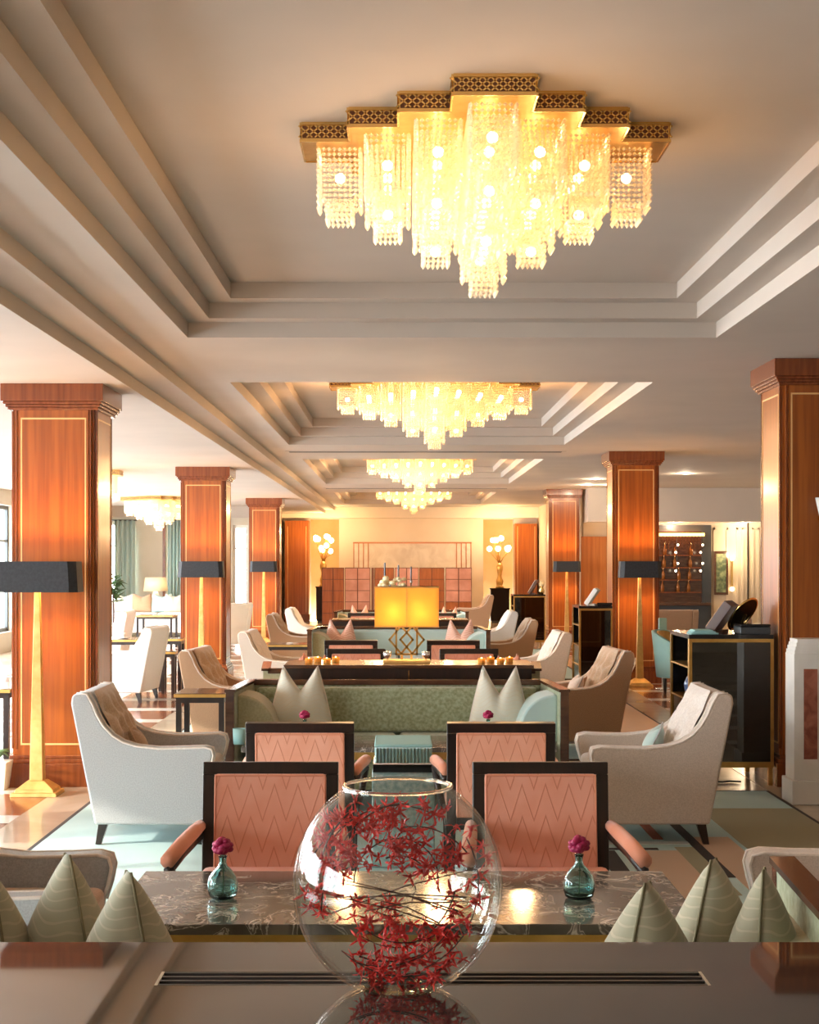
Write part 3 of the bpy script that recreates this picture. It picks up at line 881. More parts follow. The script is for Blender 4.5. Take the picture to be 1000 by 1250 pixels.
def pillow(label, x, y, z, rz, w, h, t, ear, mat, pipemat, tilt=0.0, group='throw pillows', taper=.14):
    T = thing('throw_pillow', label, 'pillow', (x, y, z), rz, group)
    T.rotation_euler = (tilt, 0, rz)
    m, edge = pillow_mesh(w, h, t, ear, mat, taper)
    c = m.build('cushion', mat, T, smooth=True)
    MB().tube(edge, .0045, 5, True).build('piping', pipemat, c, smooth=True)
    return T

# ================================================================== SOFAS
def sofa(label, cx, yb, yf, facing='near', fabric='sofa_weave', inner=('sofa_olive', 'sofa_aqua'), hw=1.0, top=.78, z=ZR, arm_up=0.0):
    """yb = back plane, yf = front of arms (|yb-yf| deep); built facing -y then turned"""
    d = abs(yb - yf)
    t = thing('sofa', label, 'sofa', (cx, yb, z), 0 if facing == 'near' else PI)
    top -= z
    # local: back plane y=0, front y=-d
    fr = .045; bw = hw * .99
    MB().box(-bw, bw, -.05, 0, .14, top).build('back_panel', fabric, t)
    MB().box(-bw - .01, bw + .01, -.062, .012, top - .02, top + .018).build('top_rail', 'wood_walnut', t, bevel=.004)
    nf = hw + .05
    for s in (-1, 1):
        a = MB()
        poly = [(s * bw, -.0), (s * (bw + fr), -.0), (s * (nf + fr), -d), (s * nf, -d)]
        at = top + arm_up
        a.prism(poly, .14, at, 'z')
        arm = a.build('arm', fabric, t)
        r = MB(); poly = [(s * (bw - .012), .012), (s * (bw + fr + .012), .012), (s * (nf + fr + .012), -d - .012), (s * (nf - .012), -d - .012)]
        r.prism(poly, at, at + .018, 'z'); r.build('arm_rail', 'wood_walnut', arm)
        MB().box(min(s * (nf - .004), s * (nf + fr + .004)), max(s * (nf - .004), s * (nf + fr + .004)), -d - .014, -d + .03, .0, at).build('front_post', 'wood_walnut', t)
        MB().frustum(s * (bw - .02), -.05, 0, .14, .02, .02, .028, .028).build('leg', 'wood_walnut', t)
        # rounded bolster leaning on the arm
        n = 14; prof = []
        for i in range(n + 1):
            an = PI / 2 * i / n
            prof.append((s * (nf - .02 - .30 * (1 - math.cos(an)) ** 1.0 - .0), .44 + (top - .50) * (1 - (i / n) ** 2.6)))
        pr = [(s * (nf - .004), .42), (s * (nf - .004), top - .03)] + [(s * (nf - .004 - .27 * (i / n)), .42 + (top - .45) * math.sqrt(max(0, 1 - (i / n) ** 2.4))) for i in range(1, n)] + [(s * (nf - .27), .42)]
        MB().prism(pr, -d + .14, -.30, 'y').build('arm_cushion', inner[0] if s < 0 else inner[1], t, bevel=.02, seg=3)
    MB().box(-bw + .01, bw - .01, -d + .02, -.05, .14, .30).build('seat_base', fabric, t)
    for k in range(2):
        x0 = -bw + .02 + k * (bw - .01); MB().box(x0, x0 + bw - .03, -d - .01, -.12, .30, .43).build('seat_cushion', inner[0] if False else fabric, t, bevel=.03, seg=3)
    for k in range(0 if arm_up else 1):
        x0 = -bw + .02; MB().box(x0, bw - .02, -.16, -.052, .43, top - .03).build('back_cushion', fabric, t, bevel=.03, seg=3)
    return t
S1 = sofa('green woven sofa with walnut frame and ivory pillows, facing the peach chairs', -.01, 10.29, 9.45)
S2 = sofa('aqua sofa with walnut frame and pink pillows, behind the amber lamp', PX(487, 18.7), 18.7, 17.7, 'near', 'sofa_aqua', ('sofa_olive', 'sofa_aqua'))
S3 = sofa('small far aqua sofa with pink pillows in front of the folding screen', PX(490, 25.0), 25.0, 24.1, 'near', 'sofa_aqua', ('sofa_olive', 'sofa_aqua'))
S0 = sofa('green sofa backing onto the glossy console with the glass bowl', -.095, 3.215, 4.02, 'far', 'sofa_weave', ('sofa_olive', 'sofa_olive'), 1.07, .740, ZR, .055)
S0b = sofa('walnut framed sofa backing onto the amber lamp console, facing away from the bowl', .02, 11.02, 11.80, 'far', 'sofa_olive', ('sofa_olive', 'sofa_olive'), 1.0, .80)

# pillows ----------------------------------------------------------
zs = .445
pillow('ivory chopped pillow on the green sofa, window end', PX(367, 9.95), 9.93, zs, .05, .225, .47, .095, .17, 'pillow_ivory', 'piping_cream', -.15, taper=.48)
pillow('ivory chopped pillow on the green sofa, fireplace end', PX(609, 9.95), 9.93, zs, -.12, .215, .47, .095, .19, 'pillow_ivory', 'piping_cream', -.15, taper=.48)
pillow('pink pillow on the aqua sofa behind the lamp, window end', PX(416, 18.3), 18.30, zs, .1, .22, .46, .085, .20, 'pillow_pink', 'pillow_pink', -.15, taper=.42)
pillow('pink pillow on the aqua sofa behind the lamp, fireplace end', PX(562, 18.3), 18.30, zs, -.1, .22, .46, .085, .20, 'pillow_pink', 'pillow_pink', -.15, taper=.42)
pillow('pink pillow on the far sofa, window end', PX(439, 24.6), 24.62, zs, .1, .20, .45, .085, .18, 'pillow_pink', 'pillow_pink', -.15, taper=.42)
pillow('pink pillow on the far sofa, fireplace end', PX(547, 24.6), 24.62, zs, -.5, .20, .42, .085, .18, 'pillow_pink', 'pillow_pink', -.15, taper=.42)
# pillows on the near sofa, seen from behind over the console edge
def near_pillow(label, px, py, D, rz, t, w=.21, mat='pillow_sage'):
    """plump pillow seen edge-on: two faces meeting at a seam that runs up to a pointed top corner"""
    z = zs; h = PZ(py, D) - z
    T = thing('throw_pillow', label, 'pillow', (PX(px, D), D + w * .35, z), rz, 'sage pillows on the near sofa')
    n, nk = 16, 14; vs = []; fs = []
    def pt(u, k, s):
        kk = 1 - (1 - k) ** 1.0
        x = w * u * (1 - .93 * k ** 1.25); th = t * min((1 - k) ** .80, .50) * (1 - abs(u) ** 2.2) ** .70
        return (x, s * th, h * k - .05 * h * (1 - k) * 0)
    ring = [(-1 + 2 * i / n, 1) for i in range(n + 1)] + [(1 - 2 * i / n, -1) for i in range(1, n)]
    for j in range(nk + 1):
        for u, s in ring: vs.append(pt(u, j / nk, s))
    m_ = len(ring)
    for j in range(nk):
        for i in range(m_): fs.append((j * m_ + i, j * m_ + (i + 1) % m_, (j + 1) * m_ + (i + 1) % m_, (j + 1) * m_ + i))
    fs.append(tuple(range(m_))[::-1]); fs.append(tuple(range(nk * m_, (nk + 1) * m_)))
    c = MB().add(vs, fs).build('cushion', mat, T, smooth=True)
    for s in (-1, 1):
        MB().tube([pt(s, k / 10, 1) for k in range(11)], .0040, 5).build('piping', 'piping_olive', c, smooth=True)
    return T
near_pillow('sage pillow with a tall peak and pale wave lines beside the linen armchair arm', 74, 1050, 3.66, -PI / 2 + .60, .20)
near_pillow('sage wave patterned pillow leaning next to the marble table corner, window side', 150, 1072, 3.47, -PI / 2 + .55, .22)
near_pillow('sage wave patterned pillow leaning next to the marble table corner, fireplace side', 797, 1085, 3.47, -PI / 2 - .55, .23)
near_pillow('sage pillow with a tall peak before the pale curved armchair arm', 879, 1056, 3.66, -PI / 2 - .62, .21)
near_pillow('sage pillow resting against the walnut sofa arm', 942, 1068, 3.55, -PI / 2 - .35, .17)
near_pillow('sage pillow at the window side end of the near sofa', -22, 1070, 3.62, -PI / 2 + .55, .20)
# peach pillow tips over the amber lamp console
for px, py, nm in ((371, 797, 'window side outer'), (396, 800, 'window side inner'), (609, 801, 'fireplace side inner'), (632, 799, 'fireplace side outer')):
    D = 11.35; hh = PZ(py, D) - zs
    pillow('peach pillow tip showing over the candle console, ' + nm, PX(px, D), D, zs, PI / 2, .17, hh, .10, .06, 'fabric_peach_plain', 'fabric_peach_plain', 0, 'peach pillows behind the console', .6)
# small cushions in the armchairs
pillow('small brown cushion in the pale linen armchair', PX(115, 8.7) + .30, 8.70, .455, PI / 2 + .2, .16, .22, .06, .05, 'linen_tan', 'linen_tan', -.45, 'small armchair cushions')
pillow('small aqua and cream cushion in the beige linen armchair', 1.76 - .30, 8.72, .455, -PI / 2 - .2, .16, .22, .06, .05, 'sofa_aqua', 'linen', -.45, 'small armchair cushions')
pillow('small cream cushion in the tan armchair beside the narrow cabinet', PX(747, 12.1) - .29, 12.55, .455, -PI / 2, .16, .22, .06, .05, 'tuft_cream', 'linen', -.45, 'small armchair cushions')

# ================================================================== TABLES
def marble_table(label, cx, x0, x1, y0, y1, top, z=ZR):
    t = thing('coffee_table', label, 'table', (cx, (y0 + y1) / 2, z))
    cy = (y0 + y1) / 2; top -= z
    MB().box(x0 - cx, x1 - cx, y0 - cy, y1 - cy, top - .03, top).build('marble_top', 'marble_dark', t, bevel=.003)
    MB().box(x0 - cx + .03, x1 - cx - .03, y0 - cy + .03, y1 - cy - .03, top - .075, top - .03).build('apron', 'gold', t)
    for sx in (x0 - cx + .08, x1 - cx - .08):
        for sy in (y0 - cy + .08, y1 - cy - .08):
            MB().frustum(sx, sy, 0, top - .075, .02, .02, .03, .03).build('leg', 'wood_dark', t)
    return t
TT = .62
marble_table('dark veined marble coffee table with bud vases before the peach chairs', .015, PX(178, 4.76), PX(808, 4.76), 4.06, 4.76, TT)
T1 = marble_table('dark marble coffee table between the green sofa and the peach chair backs', .0, -.90, .90, 8.40, 8.95, .56)
marble_table('dark marble coffee table of the second seating group', .05, -.75, .85, 15.5, 16.1, .56)

# ottoman
t = thing('ottoman', 'teal ottoman with pleated velvet cushion between the two peach chairs', 'ottoman', (PX(492.5, 7.7), 7.93, ZR))
MB().box(-.165, .165, -.20, .22, 0, .50).build('base', 'teal_pattern', t, bevel=.008)
MB().box(-.160, .160, -.21, .22, .50, .545).build('plinth_band', 'black_lacquer', t, bevel=.004)
m = MB(); nP = 17; x0, x1 = -.150, .150
for i in range(nP):
    a = x0 + (x1 - x0) * i / nP; b = x0 + (x1 - x0) * (i + 1) / nP; c = (a + b) / 2
    m.prism([(a, -.215), (c, -.235), (b, -.215), (b, .20), (a, .20)], .545, .628, 'z')
m.build('pleated_cushion', 'teal_velvet', t)
MB().box(-.152, .152, -.19, .22, .628, .646).build('top_pad', 'cloth_teal', t, bevel=.006)
MB().box(-.158, .158, -.236, -.226, .545, .552).build('piping', 'piping_cream', t)

# bud vases
def bud_vase(label, x, y, z, s=1.0):
    t = thing('bud_vase', label, 'vase', (x, y, z), 0, 'bud vases')
    o_ = [(.0001, 0), (.030, 0), (.040, .006), (.0455, .025), (.046, .045), (.040, .066), (.026, .084), (.014, .096), (.0105, .108), (.0115, .120), (.014, .126)]
    i_ = [(.011, .126), (.0085, .118), (.0080, .108), (.0115, .094), (.0235, .080), (.036, .064), (.0425, .045), (.042, .026), (.036, .010), (.0001, .007)]
    MB().lathe([(r * s, q * s) for r, q in o_ + i_], 24).build('glass_body', 'glass_teal', t, smooth=True)
    MB().tube([(0, 0, .012 * s), (.002, 0, .07 * s), (0, 0, .135 * s)], .0018, 5).build('stem', 'leaf', t)
    f = MB(); rnd = random.Random(3)
    for k in range(26):
        th = rnd.random() * 2 * PI; ph = math.acos(1 - 1.6 * rnd.random()); r = .021 * s
        d = Vector((math.sin(ph) * math.cos(th), math.sin(ph) * math.sin(th), math.cos(ph)))
        c = Vector((0, 0, .152 * s)) + d * r
        f.ball(c, .0125 * s, 6, 4, .8)
    f.ball((0, 0, .150 * s), .022 * s, 10, 6)
    f.build('blossom', 'petal_magenta', t, smooth=True)
    return t
zt = TT
Dv = (EYE - zt) * FPX / (1100 - VY)
bud_vase('teal glass bud vase with magenta flower on the marble table, window side', PX(270, Dv), Dv + .04, zt)
bud_vase('teal glass bud vase with magenta flower on the marble table, fireplace side', PX(709, Dv), Dv + .04, zt, 1.03)
bud_vase('bud vase with magenta flower standing before the ivory pillow, window side', PX(372, 8.7), 8.7, .56)
bud_vase('bud vase with magenta flower standing before the ivory pillow, fireplace side', PX(596, 8.7), 8.7, .56)
t = thing('drinking_glass', 'small teal tumbler on the coffee table before the green sofa', 'glass', (PX(291, 8.5), 8.55, .56))
MB().lathe([(.0001, 0), (.034, 0), (.038, .09), (.035, .09), (.031, .008), (.0001, .008)], 18).build('tumbler', 'cloth_teal', t, smooth=True)

# ================================================================== NEAR CONSOLE AND BOWL
CT = .80
YE = (EYE - CT) * FPX / 465.0            # far edge of the console top
YN = 2.30
t = thing('console_table', 'glossy dark console table carrying the glass bowl of red orchids', 'table', (0, (YE + YN) / 2, 0))
cy = (YE + YN) / 2
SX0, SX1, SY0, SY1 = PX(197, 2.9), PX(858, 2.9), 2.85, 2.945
# top made as four slabs around a slot modelled as the ceiling vent's reflection
hx = 1.25
m = MB(); z0 = CT - .03
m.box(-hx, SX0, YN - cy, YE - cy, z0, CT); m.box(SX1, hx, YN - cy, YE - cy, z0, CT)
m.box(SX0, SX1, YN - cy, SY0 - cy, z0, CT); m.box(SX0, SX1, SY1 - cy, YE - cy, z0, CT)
MB().box(SX0, SX1, SY0 - cy, SY1 - cy, z0, CT - .012).build('vent_reflection_bed', 'vent_dark', t)
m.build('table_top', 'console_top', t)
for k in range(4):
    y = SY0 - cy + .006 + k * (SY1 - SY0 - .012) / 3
    MB().box(SX0, SX1, y - .0045, y + .0045, CT - .012, CT).build('vent_reflection_bar', 'vent_reflection_dark', t)
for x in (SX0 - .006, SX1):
    MB().box(x, x + .006, SY0 - cy, SY1 - cy, CT - .012, CT + .0004).build('vent_reflection_end', 'wall_beige', t)
MB().box(-hx + .02, hx - .02, YN - cy + .02, YE - cy - .02, .10, z0).build('cabinet_body', 'wood_walnut', t)
MB().box(-hx + .05, hx - .05, YN - cy + .05, YE - cy - .05, 0, .10).build('plinth', 'black_lacquer', t)

BX, BY = PX(485.5, 2.83), 2.83
Rb, VS = .2015, 1.055
def arc(R, rim_r, base_r, n=40):
    a0 = -math.acos(base_r / R); a1 = math.acos(rim_r / R)
    return [(R * math.cos(a0 + (a1 - a0) * i / n), R * math.sin(a0 + (a1 - a0) * i / n) * VS) for i in range(n + 1)]
out = arc(Rb, .102, .066); zb = out[0][1]
inn = arc(Rb - .0055, .100, .060)
out = [(r, z - zb) for r, z in out]; inn = [(r, z - zb) for r, z in inn]
H = out[-1][1]
prof = [(.0001, 0)] + out + [(.1045, H + .004), (.1035, H + .007), (.099, H + .007)] + inn[::-1] + [(.0001, inn[0][1] + .001)]
tb = thing('fishbowl', 'large round clear glass bowl holding red orchids on the glossy console', 'bowl', (BX, BY, CT))
MB().lathe(prof, 72).build('glass_wall', 'glass_thin', tb, smooth=True)
MB().tube([(.1035 * math.cos(2 * PI * k / 48), .1035 * math.sin(2 * PI * k / 48), H + .004) for k in range(48)], .0035, 8, True).build('rim', 'glass_clear', tb, smooth=True)

# orchid sprigs inside
def petal(m, M, L, W):
    pts = [(0, 0, 0), (W * .55, L * .35, .002), (W * .5, L * .7, .0), (0, L, -.003), (-W * .5, L * .7, 0), (-W * .55, L * .35, .002), (0, L * .5, .004)]
    m.add([M @ Vector(p) for p in pts], [(0, 1, 6), (1, 2, 6), (2, 3, 6), (3, 4, 6), (4, 5, 6), (5, 0, 6)])
def blossom_mesh(seed):
    rnd = random.Random(seed); m = MB()
    for k in range(5):
        a = 2 * PI * k / 5 + rnd.uniform(-.2, .2)
        M = Matrix.Rotation(a, 4, 'Z') @ Matrix.Rotation(rnd.uniform(-.6, 1.0), 4, 'X')
        petal(m, M, rnd.uniform(.016, .028), rnd.uniform(.0035, .006))
    M = Matrix.Rotation(1.1, 4, 'X'); petal(m, M, .012, .008)
    m.ball((0, 0, .002), .004, 6, 4)
    return m.mesh('blossom', 'petal_red')
BL = [blossom_mesh(k) for k in range(6)]
rnd = random.Random(11)
zc = -zb
def inside(p, k=.84):
    q = Vector((p.x, p.y, (p.z - zc) / VS)); L = q.length; R = Rb * k
    if L > R: q *= R / L
    z = q.z * VS + zc
    return Vector((q.x, q.y, min(z, H * .93)))
for s in range(16):
    t = thing('orchid_sprig', 'red orchid sprig curled inside the round glass bowl', 'flower', (BX, BY, CT), 0, 'red orchid sprigs in the bowl')
    pts = []
    a0 = 2 * PI * s / 16 + rnd.uniform(-.4, .4); span = rnd.uniform(.9, 1.9) * rnd.choice((-1, 1)); r0 = (rnd.uniform(.70, .90) if s % 4 else rnd.uniform(.30, .5)) * Rb; yo = rnd.uniform(-.10, .10); tl = rnd.uniform(-.7, .7)
    for i in range(13):
        an = a0 + span * i / 12; rr = r0 * (1 - .22 * (i / 12) * (s % 2))
        p = Vector((rr * math.cos(an), yo + tl * rr * math.sin(an * .7), rr * math.sin(an) * VS * .95 + zc)); pts.append(inside(p, .89))
    MB().tube(pts, [.0017 - .0007 * i / 12 for i in range(13)], 5).build('stem', 'stem_brown', t, smooth=True)
    for i in range(13):
        n_b = 1 + (i % 2 == 1)
        if i < 1: n_b = 0
        for q in range(n_b):
            off = Vector((rnd.uniform(-1, 1), rnd.uniform(-1, 1), rnd.uniform(-1, 1))) * .036
            c = inside(pts[i] + off, .92)
            o = bpy.data.objects.new('blossom', rnd.choice(BL)); C.objects.link(o); o.parent = t
            o.location = c; o.rotation_euler = (rnd.uniform(0, 6), rnd.uniform(0, 6), rnd.uniform(0, 6)); sc = rnd.uniform(.75, 1.15); o.scale = (sc, sc, sc)
            MB().tube([pts[i], (pts[i] + c) / 2 + Vector((0, 0, .003)), c], .0008, 4).build('pedicel', 'petal_red', t)
# straight crossing twigs
for k in range(10):
    a = rnd.uniform(0, PI); z0_, z1_ = rnd.uniform(.05, .15), rnd.uniform(.16, .28)
    p0 = inside(Vector((math.cos(a) * .19, math.sin(a) * .19, z0_)), .8); p1 = inside(Vector((-math.cos(a + .4) * .19, -math.sin(a + .4) * .19, z1_)), .8)
    o = MB().tube([p0, (p0 + p1) / 2 + Vector((0, 0, .008)), p1], [.0016, .0014, .0008], 5).build('bare_twig', 'stem_brown', None, smooth=True, loc=(BX, BY, CT))
    tag(o, 'thin bare brown twig crossing the middle of the glass bowl', 'twig', 'bare twigs in the bowl')

# ================================================================== AMBER LAMP CONSOLE
C1Z, C1Y0, C1Y1 = .886, 10.42, 10.96
def console(label, x0, x1, y0, y1, top):
    t = thing('console_table', label, 'table', ((x0 + x1) / 2, (y0 + y1) / 2, 0)); w = (x1 - x0) / 2; d = (y1 - y0) / 2
    MB().box(-w, w, -d, d, top - .025, top).build('table_top', 'wood_walnut', t, bevel=.004)
    MB().box(-w + .015, w - .015, -d + .015, d - .015, .10, top - .025).build('cabinet_body', 'wood_dark', t)
    MB().box(-w + .05, w - .05, -d + .05, d - .05, 0, .10).build('plinth', 'black_lacquer', t)
    MB().box(-.002 - .0, .004, -d + .012, -d + .016, .15, top - .04).build('joint', 'brass_bright', t)
    return t
console('long walnut console with the amber lamp, behind the green sofa', PX(346, C1Y0), PX(652, C1Y0), C1Y0, C1Y1, C1Z)
console('long walnut console with silver candlesticks, behind the aqua sofa', PX(405, 18.95), PX(572, 18.95), 18.92, 19.45, .87)

LY = 10.68; LX = PX(496.5, LY)
t = thing('table_lamp', 'table lamp with wide amber shade on a gold lattice base', 'lamp', (LX, LY, C1Z))
MB().box(-.17, .17, -.10, .10, 0, .022).build('base_tray', 'gold_leaf', t, bevel=.004)
for sx in (-.035, .035): MB().box(sx - .008, sx + .008, -.012, .012, .022, .055).build('foot', 'gold_leaf', t)
m = MB(); zc_ = .165; b = .007; r = .105
def bar2(p, q):
    p, q = Vector(p), Vector(q); d = q - p; L = d.length; ang = math.atan2(d.y, d.x)
    M = Matrix.Translation((p.x, 0, p.y)) @ Matrix.Rotation(-ang, 4, 'Y')
    m.box(-b, L + b, -b, b, -b, b, M)
def poly2(pts):
    for i in range(len(pts)): bar2(pts[i], pts[(i + 1) % len(pts)])
poly2([(-.075, zc_ - .105), (.075, zc_ - .105), (.075, zc_ + .105), (-.075, zc_ + .105)])
for cx_ in (-.04, .04):
    poly2([(cx_ - .085, zc_), (cx_, zc_ - .10), (cx_ + .085, zc_), (cx_, zc_ + .10)])
m.build('lattice_ornament', 'gold', t)
MB().box(-.009, .009, -.009, .009, .27, .36).build('stem', 'gold', t)
sh = MB(); hw_, hd, zs0, zs1 = .23, .13, .262, .558
zs0 = PZ(765, LY) - C1Z; zs1 = PZ(716, LY) - C1Z
for (a0, a1, b0, b1) in ((-hw_, hw_, -hd, -hd + .004), (-hw_, hw_, hd - .004, hd), (-hw_, -hw_ + .004, -hd + .004, hd - .004), (hw_ - .004, hw_, -hd + .004, hd - .004)):
    sh.box(a0, a1, b0, b1, zs0, zs1)
so = sh.build('shade', 'shade_amber', t)
MB().box(-.003, .003, -hd - .002, -hd, zs0, zs1).build('seam', 'gold_leaf', so)
tr = MB()
for z in (zs0, zs1 - .008):
    for (a0, a1, b0, b1) in ((-hw_ - .002, hw_ + .002, -hd - .002, -hd + .004), (-hw_ - .002, hw_ + .002, hd - .004, hd + .002), (-hw_ - .002, -hw_ + .004, -hd, hd), (hw_ - .004, hw_ + .002, -hd, hd)):
        tr.box(a0, a1, b0, b1, z, z + .008)
tr.build('shade_trim', 'gold_leaf', so)
for sx in (-.10, .10):
    o = MB().ball((0, 0, 0), .022, 10, 7).build('bulb', 'bulb_far', t, loc=(sx, -.03, zs0 + .09))
    light('lamp_light', (sx, -.045, zs0 + .10), 9.0, (1.0, .72, .34), .025, t)
MB().box(-.11, .11, -.005, .005, zs0 + .05, zs0 + .06).build('socket_bar', 'gold', t)
# candles and small silver pieces on the console
cm = MB().lathe([(.0001, 0), (.026, 0), (.028, .035), (.024, .035), (.022, .012), (.0001, .012)], 14).mesh('holder', 'shade_amber')
cf = MB().ball((0, 0, .028), .007, 6, 5, 1.8).mesh('flame', 'flame_glow')
cw = MB().lathe([(.0001, .0125), (.021, .0125), (.021, .024), (.0001, .024)], 12).mesh('wax', 'paper_white')
for k, px in enumerate((377, 388, 399, 410, 588, 599, 611, 622)):
    y = 10.62 + (k % 2) * .12
    t = thing('tealight', 'lit tealight in an amber holder on the lamp console, %s end' % ('window' if k < 4 else 'fireplace'), 'candle', (PX(px, y), y, C1Z), 0, 'tealights on the lamp console')
    for nm, me in (('holder', cm), ('wax', cw), ('flame', cf)):
        o = bpy.data.objects.new(nm, me); C.objects.link(o); o.parent = t
for px, nm in ((378 + 95, 'window side'), (520, 'fireplace side')):
    t = thing('silver_cup', 'small silver cup beside the gold lamp tray, ' + nm, 'cup', (PX(px, 10.6), 10.6, C1Z))
    MB().lathe([(.0001, 0), (.02, 0), (.008, .012), (.008, .03), (.026, .05), (.03, .085), (.027, .085), (.02, .05), (.0001, .042)], 16).build('bowl', 'silver', t, smooth=True)

# candelabra and flowers on the second console
D = 19.18; zt = .87
for k, (px, h) in enumerate(((470, .73), (486.5, .70), (502, .68))):
    t = thing('candlestick', ('tall silver candlestick beside the cream bouquet', 'silver candlestick between the other two on the far console', 'silver candlestick with a curved side arm on the far console')[k], 'candlestick', (PX(px, D), D, zt))
    MB().lathe([(.0001, 0), (.06, 0), (.05, .02), (.014, .04), (.010, .14), (.02, .16), (.010, .18), (.009, h - .22), (.02, h - .21), (.016, h - .18), (.0001, h - .18)], 12).build('stem', 'silver', t, smooth=True)
    MB().tube([(0, 0, h - .185), (0, 0, h)], .010, 8).build('candle', 'slate', t)
    for s in (-1, 1):
        MB().tube([(0, 0, h - .36), (s * .03, 0, h - .39), (s * .055, .02, h - .36), (s * .065, .02, h - .31)], .007, 6).build('arm', 'silver', t, smooth=True)
        MB().lathe([(.0001, 0), (.012, .004), (.02, .03), (.0001, .03)], 10, (s * .065, .02, h - .31)).build('cup', 'silver', t)
t = thing('bouquet', 'cream flower bouquet above the amber lamp shade, on the far console', 'flowers', (PX(480, 19.0), 19.06, zt))
MB().lathe([(.0001, 0), (.05, 0), (.06, .20), (.09, .36), (.085, .36), (.055, .2), (.0001, .19)], 14).build('vase', 'silver', t, smooth=True)
rnd = random.Random(5)
for k in range(22):
    c = (rnd.uniform(-.16, .16), rnd.uniform(-.07, .07), rnd.uniform(.40, .53))
    MB().ball(c, rnd.uniform(.03, .045), 8, 6, .8).build('flower_head', 'petal_cream', t, smooth=True)
MB().tube([(0, 0, .2), (.02, 0, .42)], .02, 6).build('stem_bundle', 'leaf', t)
# ================================================================== FLOOR LAMPS
def shade_ring(hx, hy, c, s=1.0): return [(-hx * s, -hy * s + c), (-hx * s + c, -hy * s), (hx * s - c, -hy * s), (hx * s, -hy * s + c), (hx * s, hy * s - c), (hx * s - c, hy * s), (-hx * s + c, hy * s), (-hx * s, hy * s - c)]
def floor_lamp(label, cx, cy, power=9.0, hw=.30):
    t = thing('floor_lamp', label, 'floor lamp', (cx, cy, 0.004), 0, 'black shade floor lamps')
    b = MB(); b.frustum(0, 0, 0, .025, .16, .13, .155, .125); b.frustum(0, 0, .025, .045, .135, .11, .13, .105); b.frustum(0, 0, .045, .10, .13, .105, .06, .055)
    b.build('base', 'gold_leaf', t, bevel=.003)
    MB().frustum(0, 0, .10, 1.44, .046, .046, .018, .018).build('pole', 'gold_leaf', t, bevel=.003)
    z0, z1 = 1.402, 1.614
    s = MB(); A = shade_ring(hw, .145, .05); B = shade_ring(hw, .145, .05, .955); n = 8
    vs = [(x, y, z0) for x, y in A] + [(x, y, z1) for x, y in B] + [(x * .985, y * .97, z0) for x, y in A] + [(x * .985, y * .97, z1) for x, y in B]
    fs = []
    for i in range(n):
        j = (i + 1) % n
        fs += [(i, j, n + j, n + i), (2 * n + j, 2 * n + i, 3 * n + i, 3 * n + j), (j, i, 2 * n + i, 2 * n + j), (n + i, n + j, 3 * n + j, 3 * n + i)]
    s.add(vs, fs); so = s.build('shade', 'shade_black', t)
    il = MB(); ia = [(x * .98, y * .955) for x, y in A]; ib = [(x * .98, y * .955) for x, y in B]
    il.add([(x, y, z0 + .002) for x, y in ia] + [(x, y, z1 - .002) for x, y in ib], [(i, (i + 1) % n, n + (i + 1) % n, n + i) for i in range(n)])
    il.build('shade_lining', 'shade_inner', so)
    MB().box(-hw * .93, hw * .93, -.005, .005, 1.435, 1.445).build('crossbar', 'gold_leaf', t)
    for sx in (-.14, .14):
        MB().ball((sx, 0, 1.49), .024, 8, 6).build('bulb', 'bulb_far', t)
        light('lamp_light', (sx, .03, 1.52), power, (1.0, .55, .22), .03, t)
    return t
floor_lamp('gold obelisk floor lamp before the column behind the cream armchair', PX(45, 10.2), 10.22, 17)
floor_lamp('gold obelisk floor lamp before the column behind the tan armchair, window side', PX(246, 19.5), 19.5, 18)
floor_lamp('gold obelisk floor lamp at the column nearest the window side pilaster', PX(322, 29.3), 29.3, 20, .27)
floor_lamp('gold obelisk floor lamp with trailing cable beside the narrow display cabinet', PX(781, 19.1), 19.1, 18, .27)
floor_lamp('gold obelisk floor lamp at the column next to the black cabinet', PX(692, 29.25), 29.25, 20, .27)
t = thing('wall_socket', 'wall socket with cream plug and cable low on the column', 'socket', (PX(775, 19.48), 19.475, .30))
MB().box(-.045, .045, -.010, 0, -.045, .045).build('plate', 'cable_white', t, bevel=.003)
MB().box(-.02, .02, -.045, -.010, -.02, .02).build('plug', 'cable_white', t)
MB().tube([(0, -.045, 0), (-.02, -.08, -.06), (-.08, -.10, -.18), (-.16, -.15, -.25), (-.22, -.2, -.285)], .008, 6).build('cable', 'cable_white', t, smooth=True)

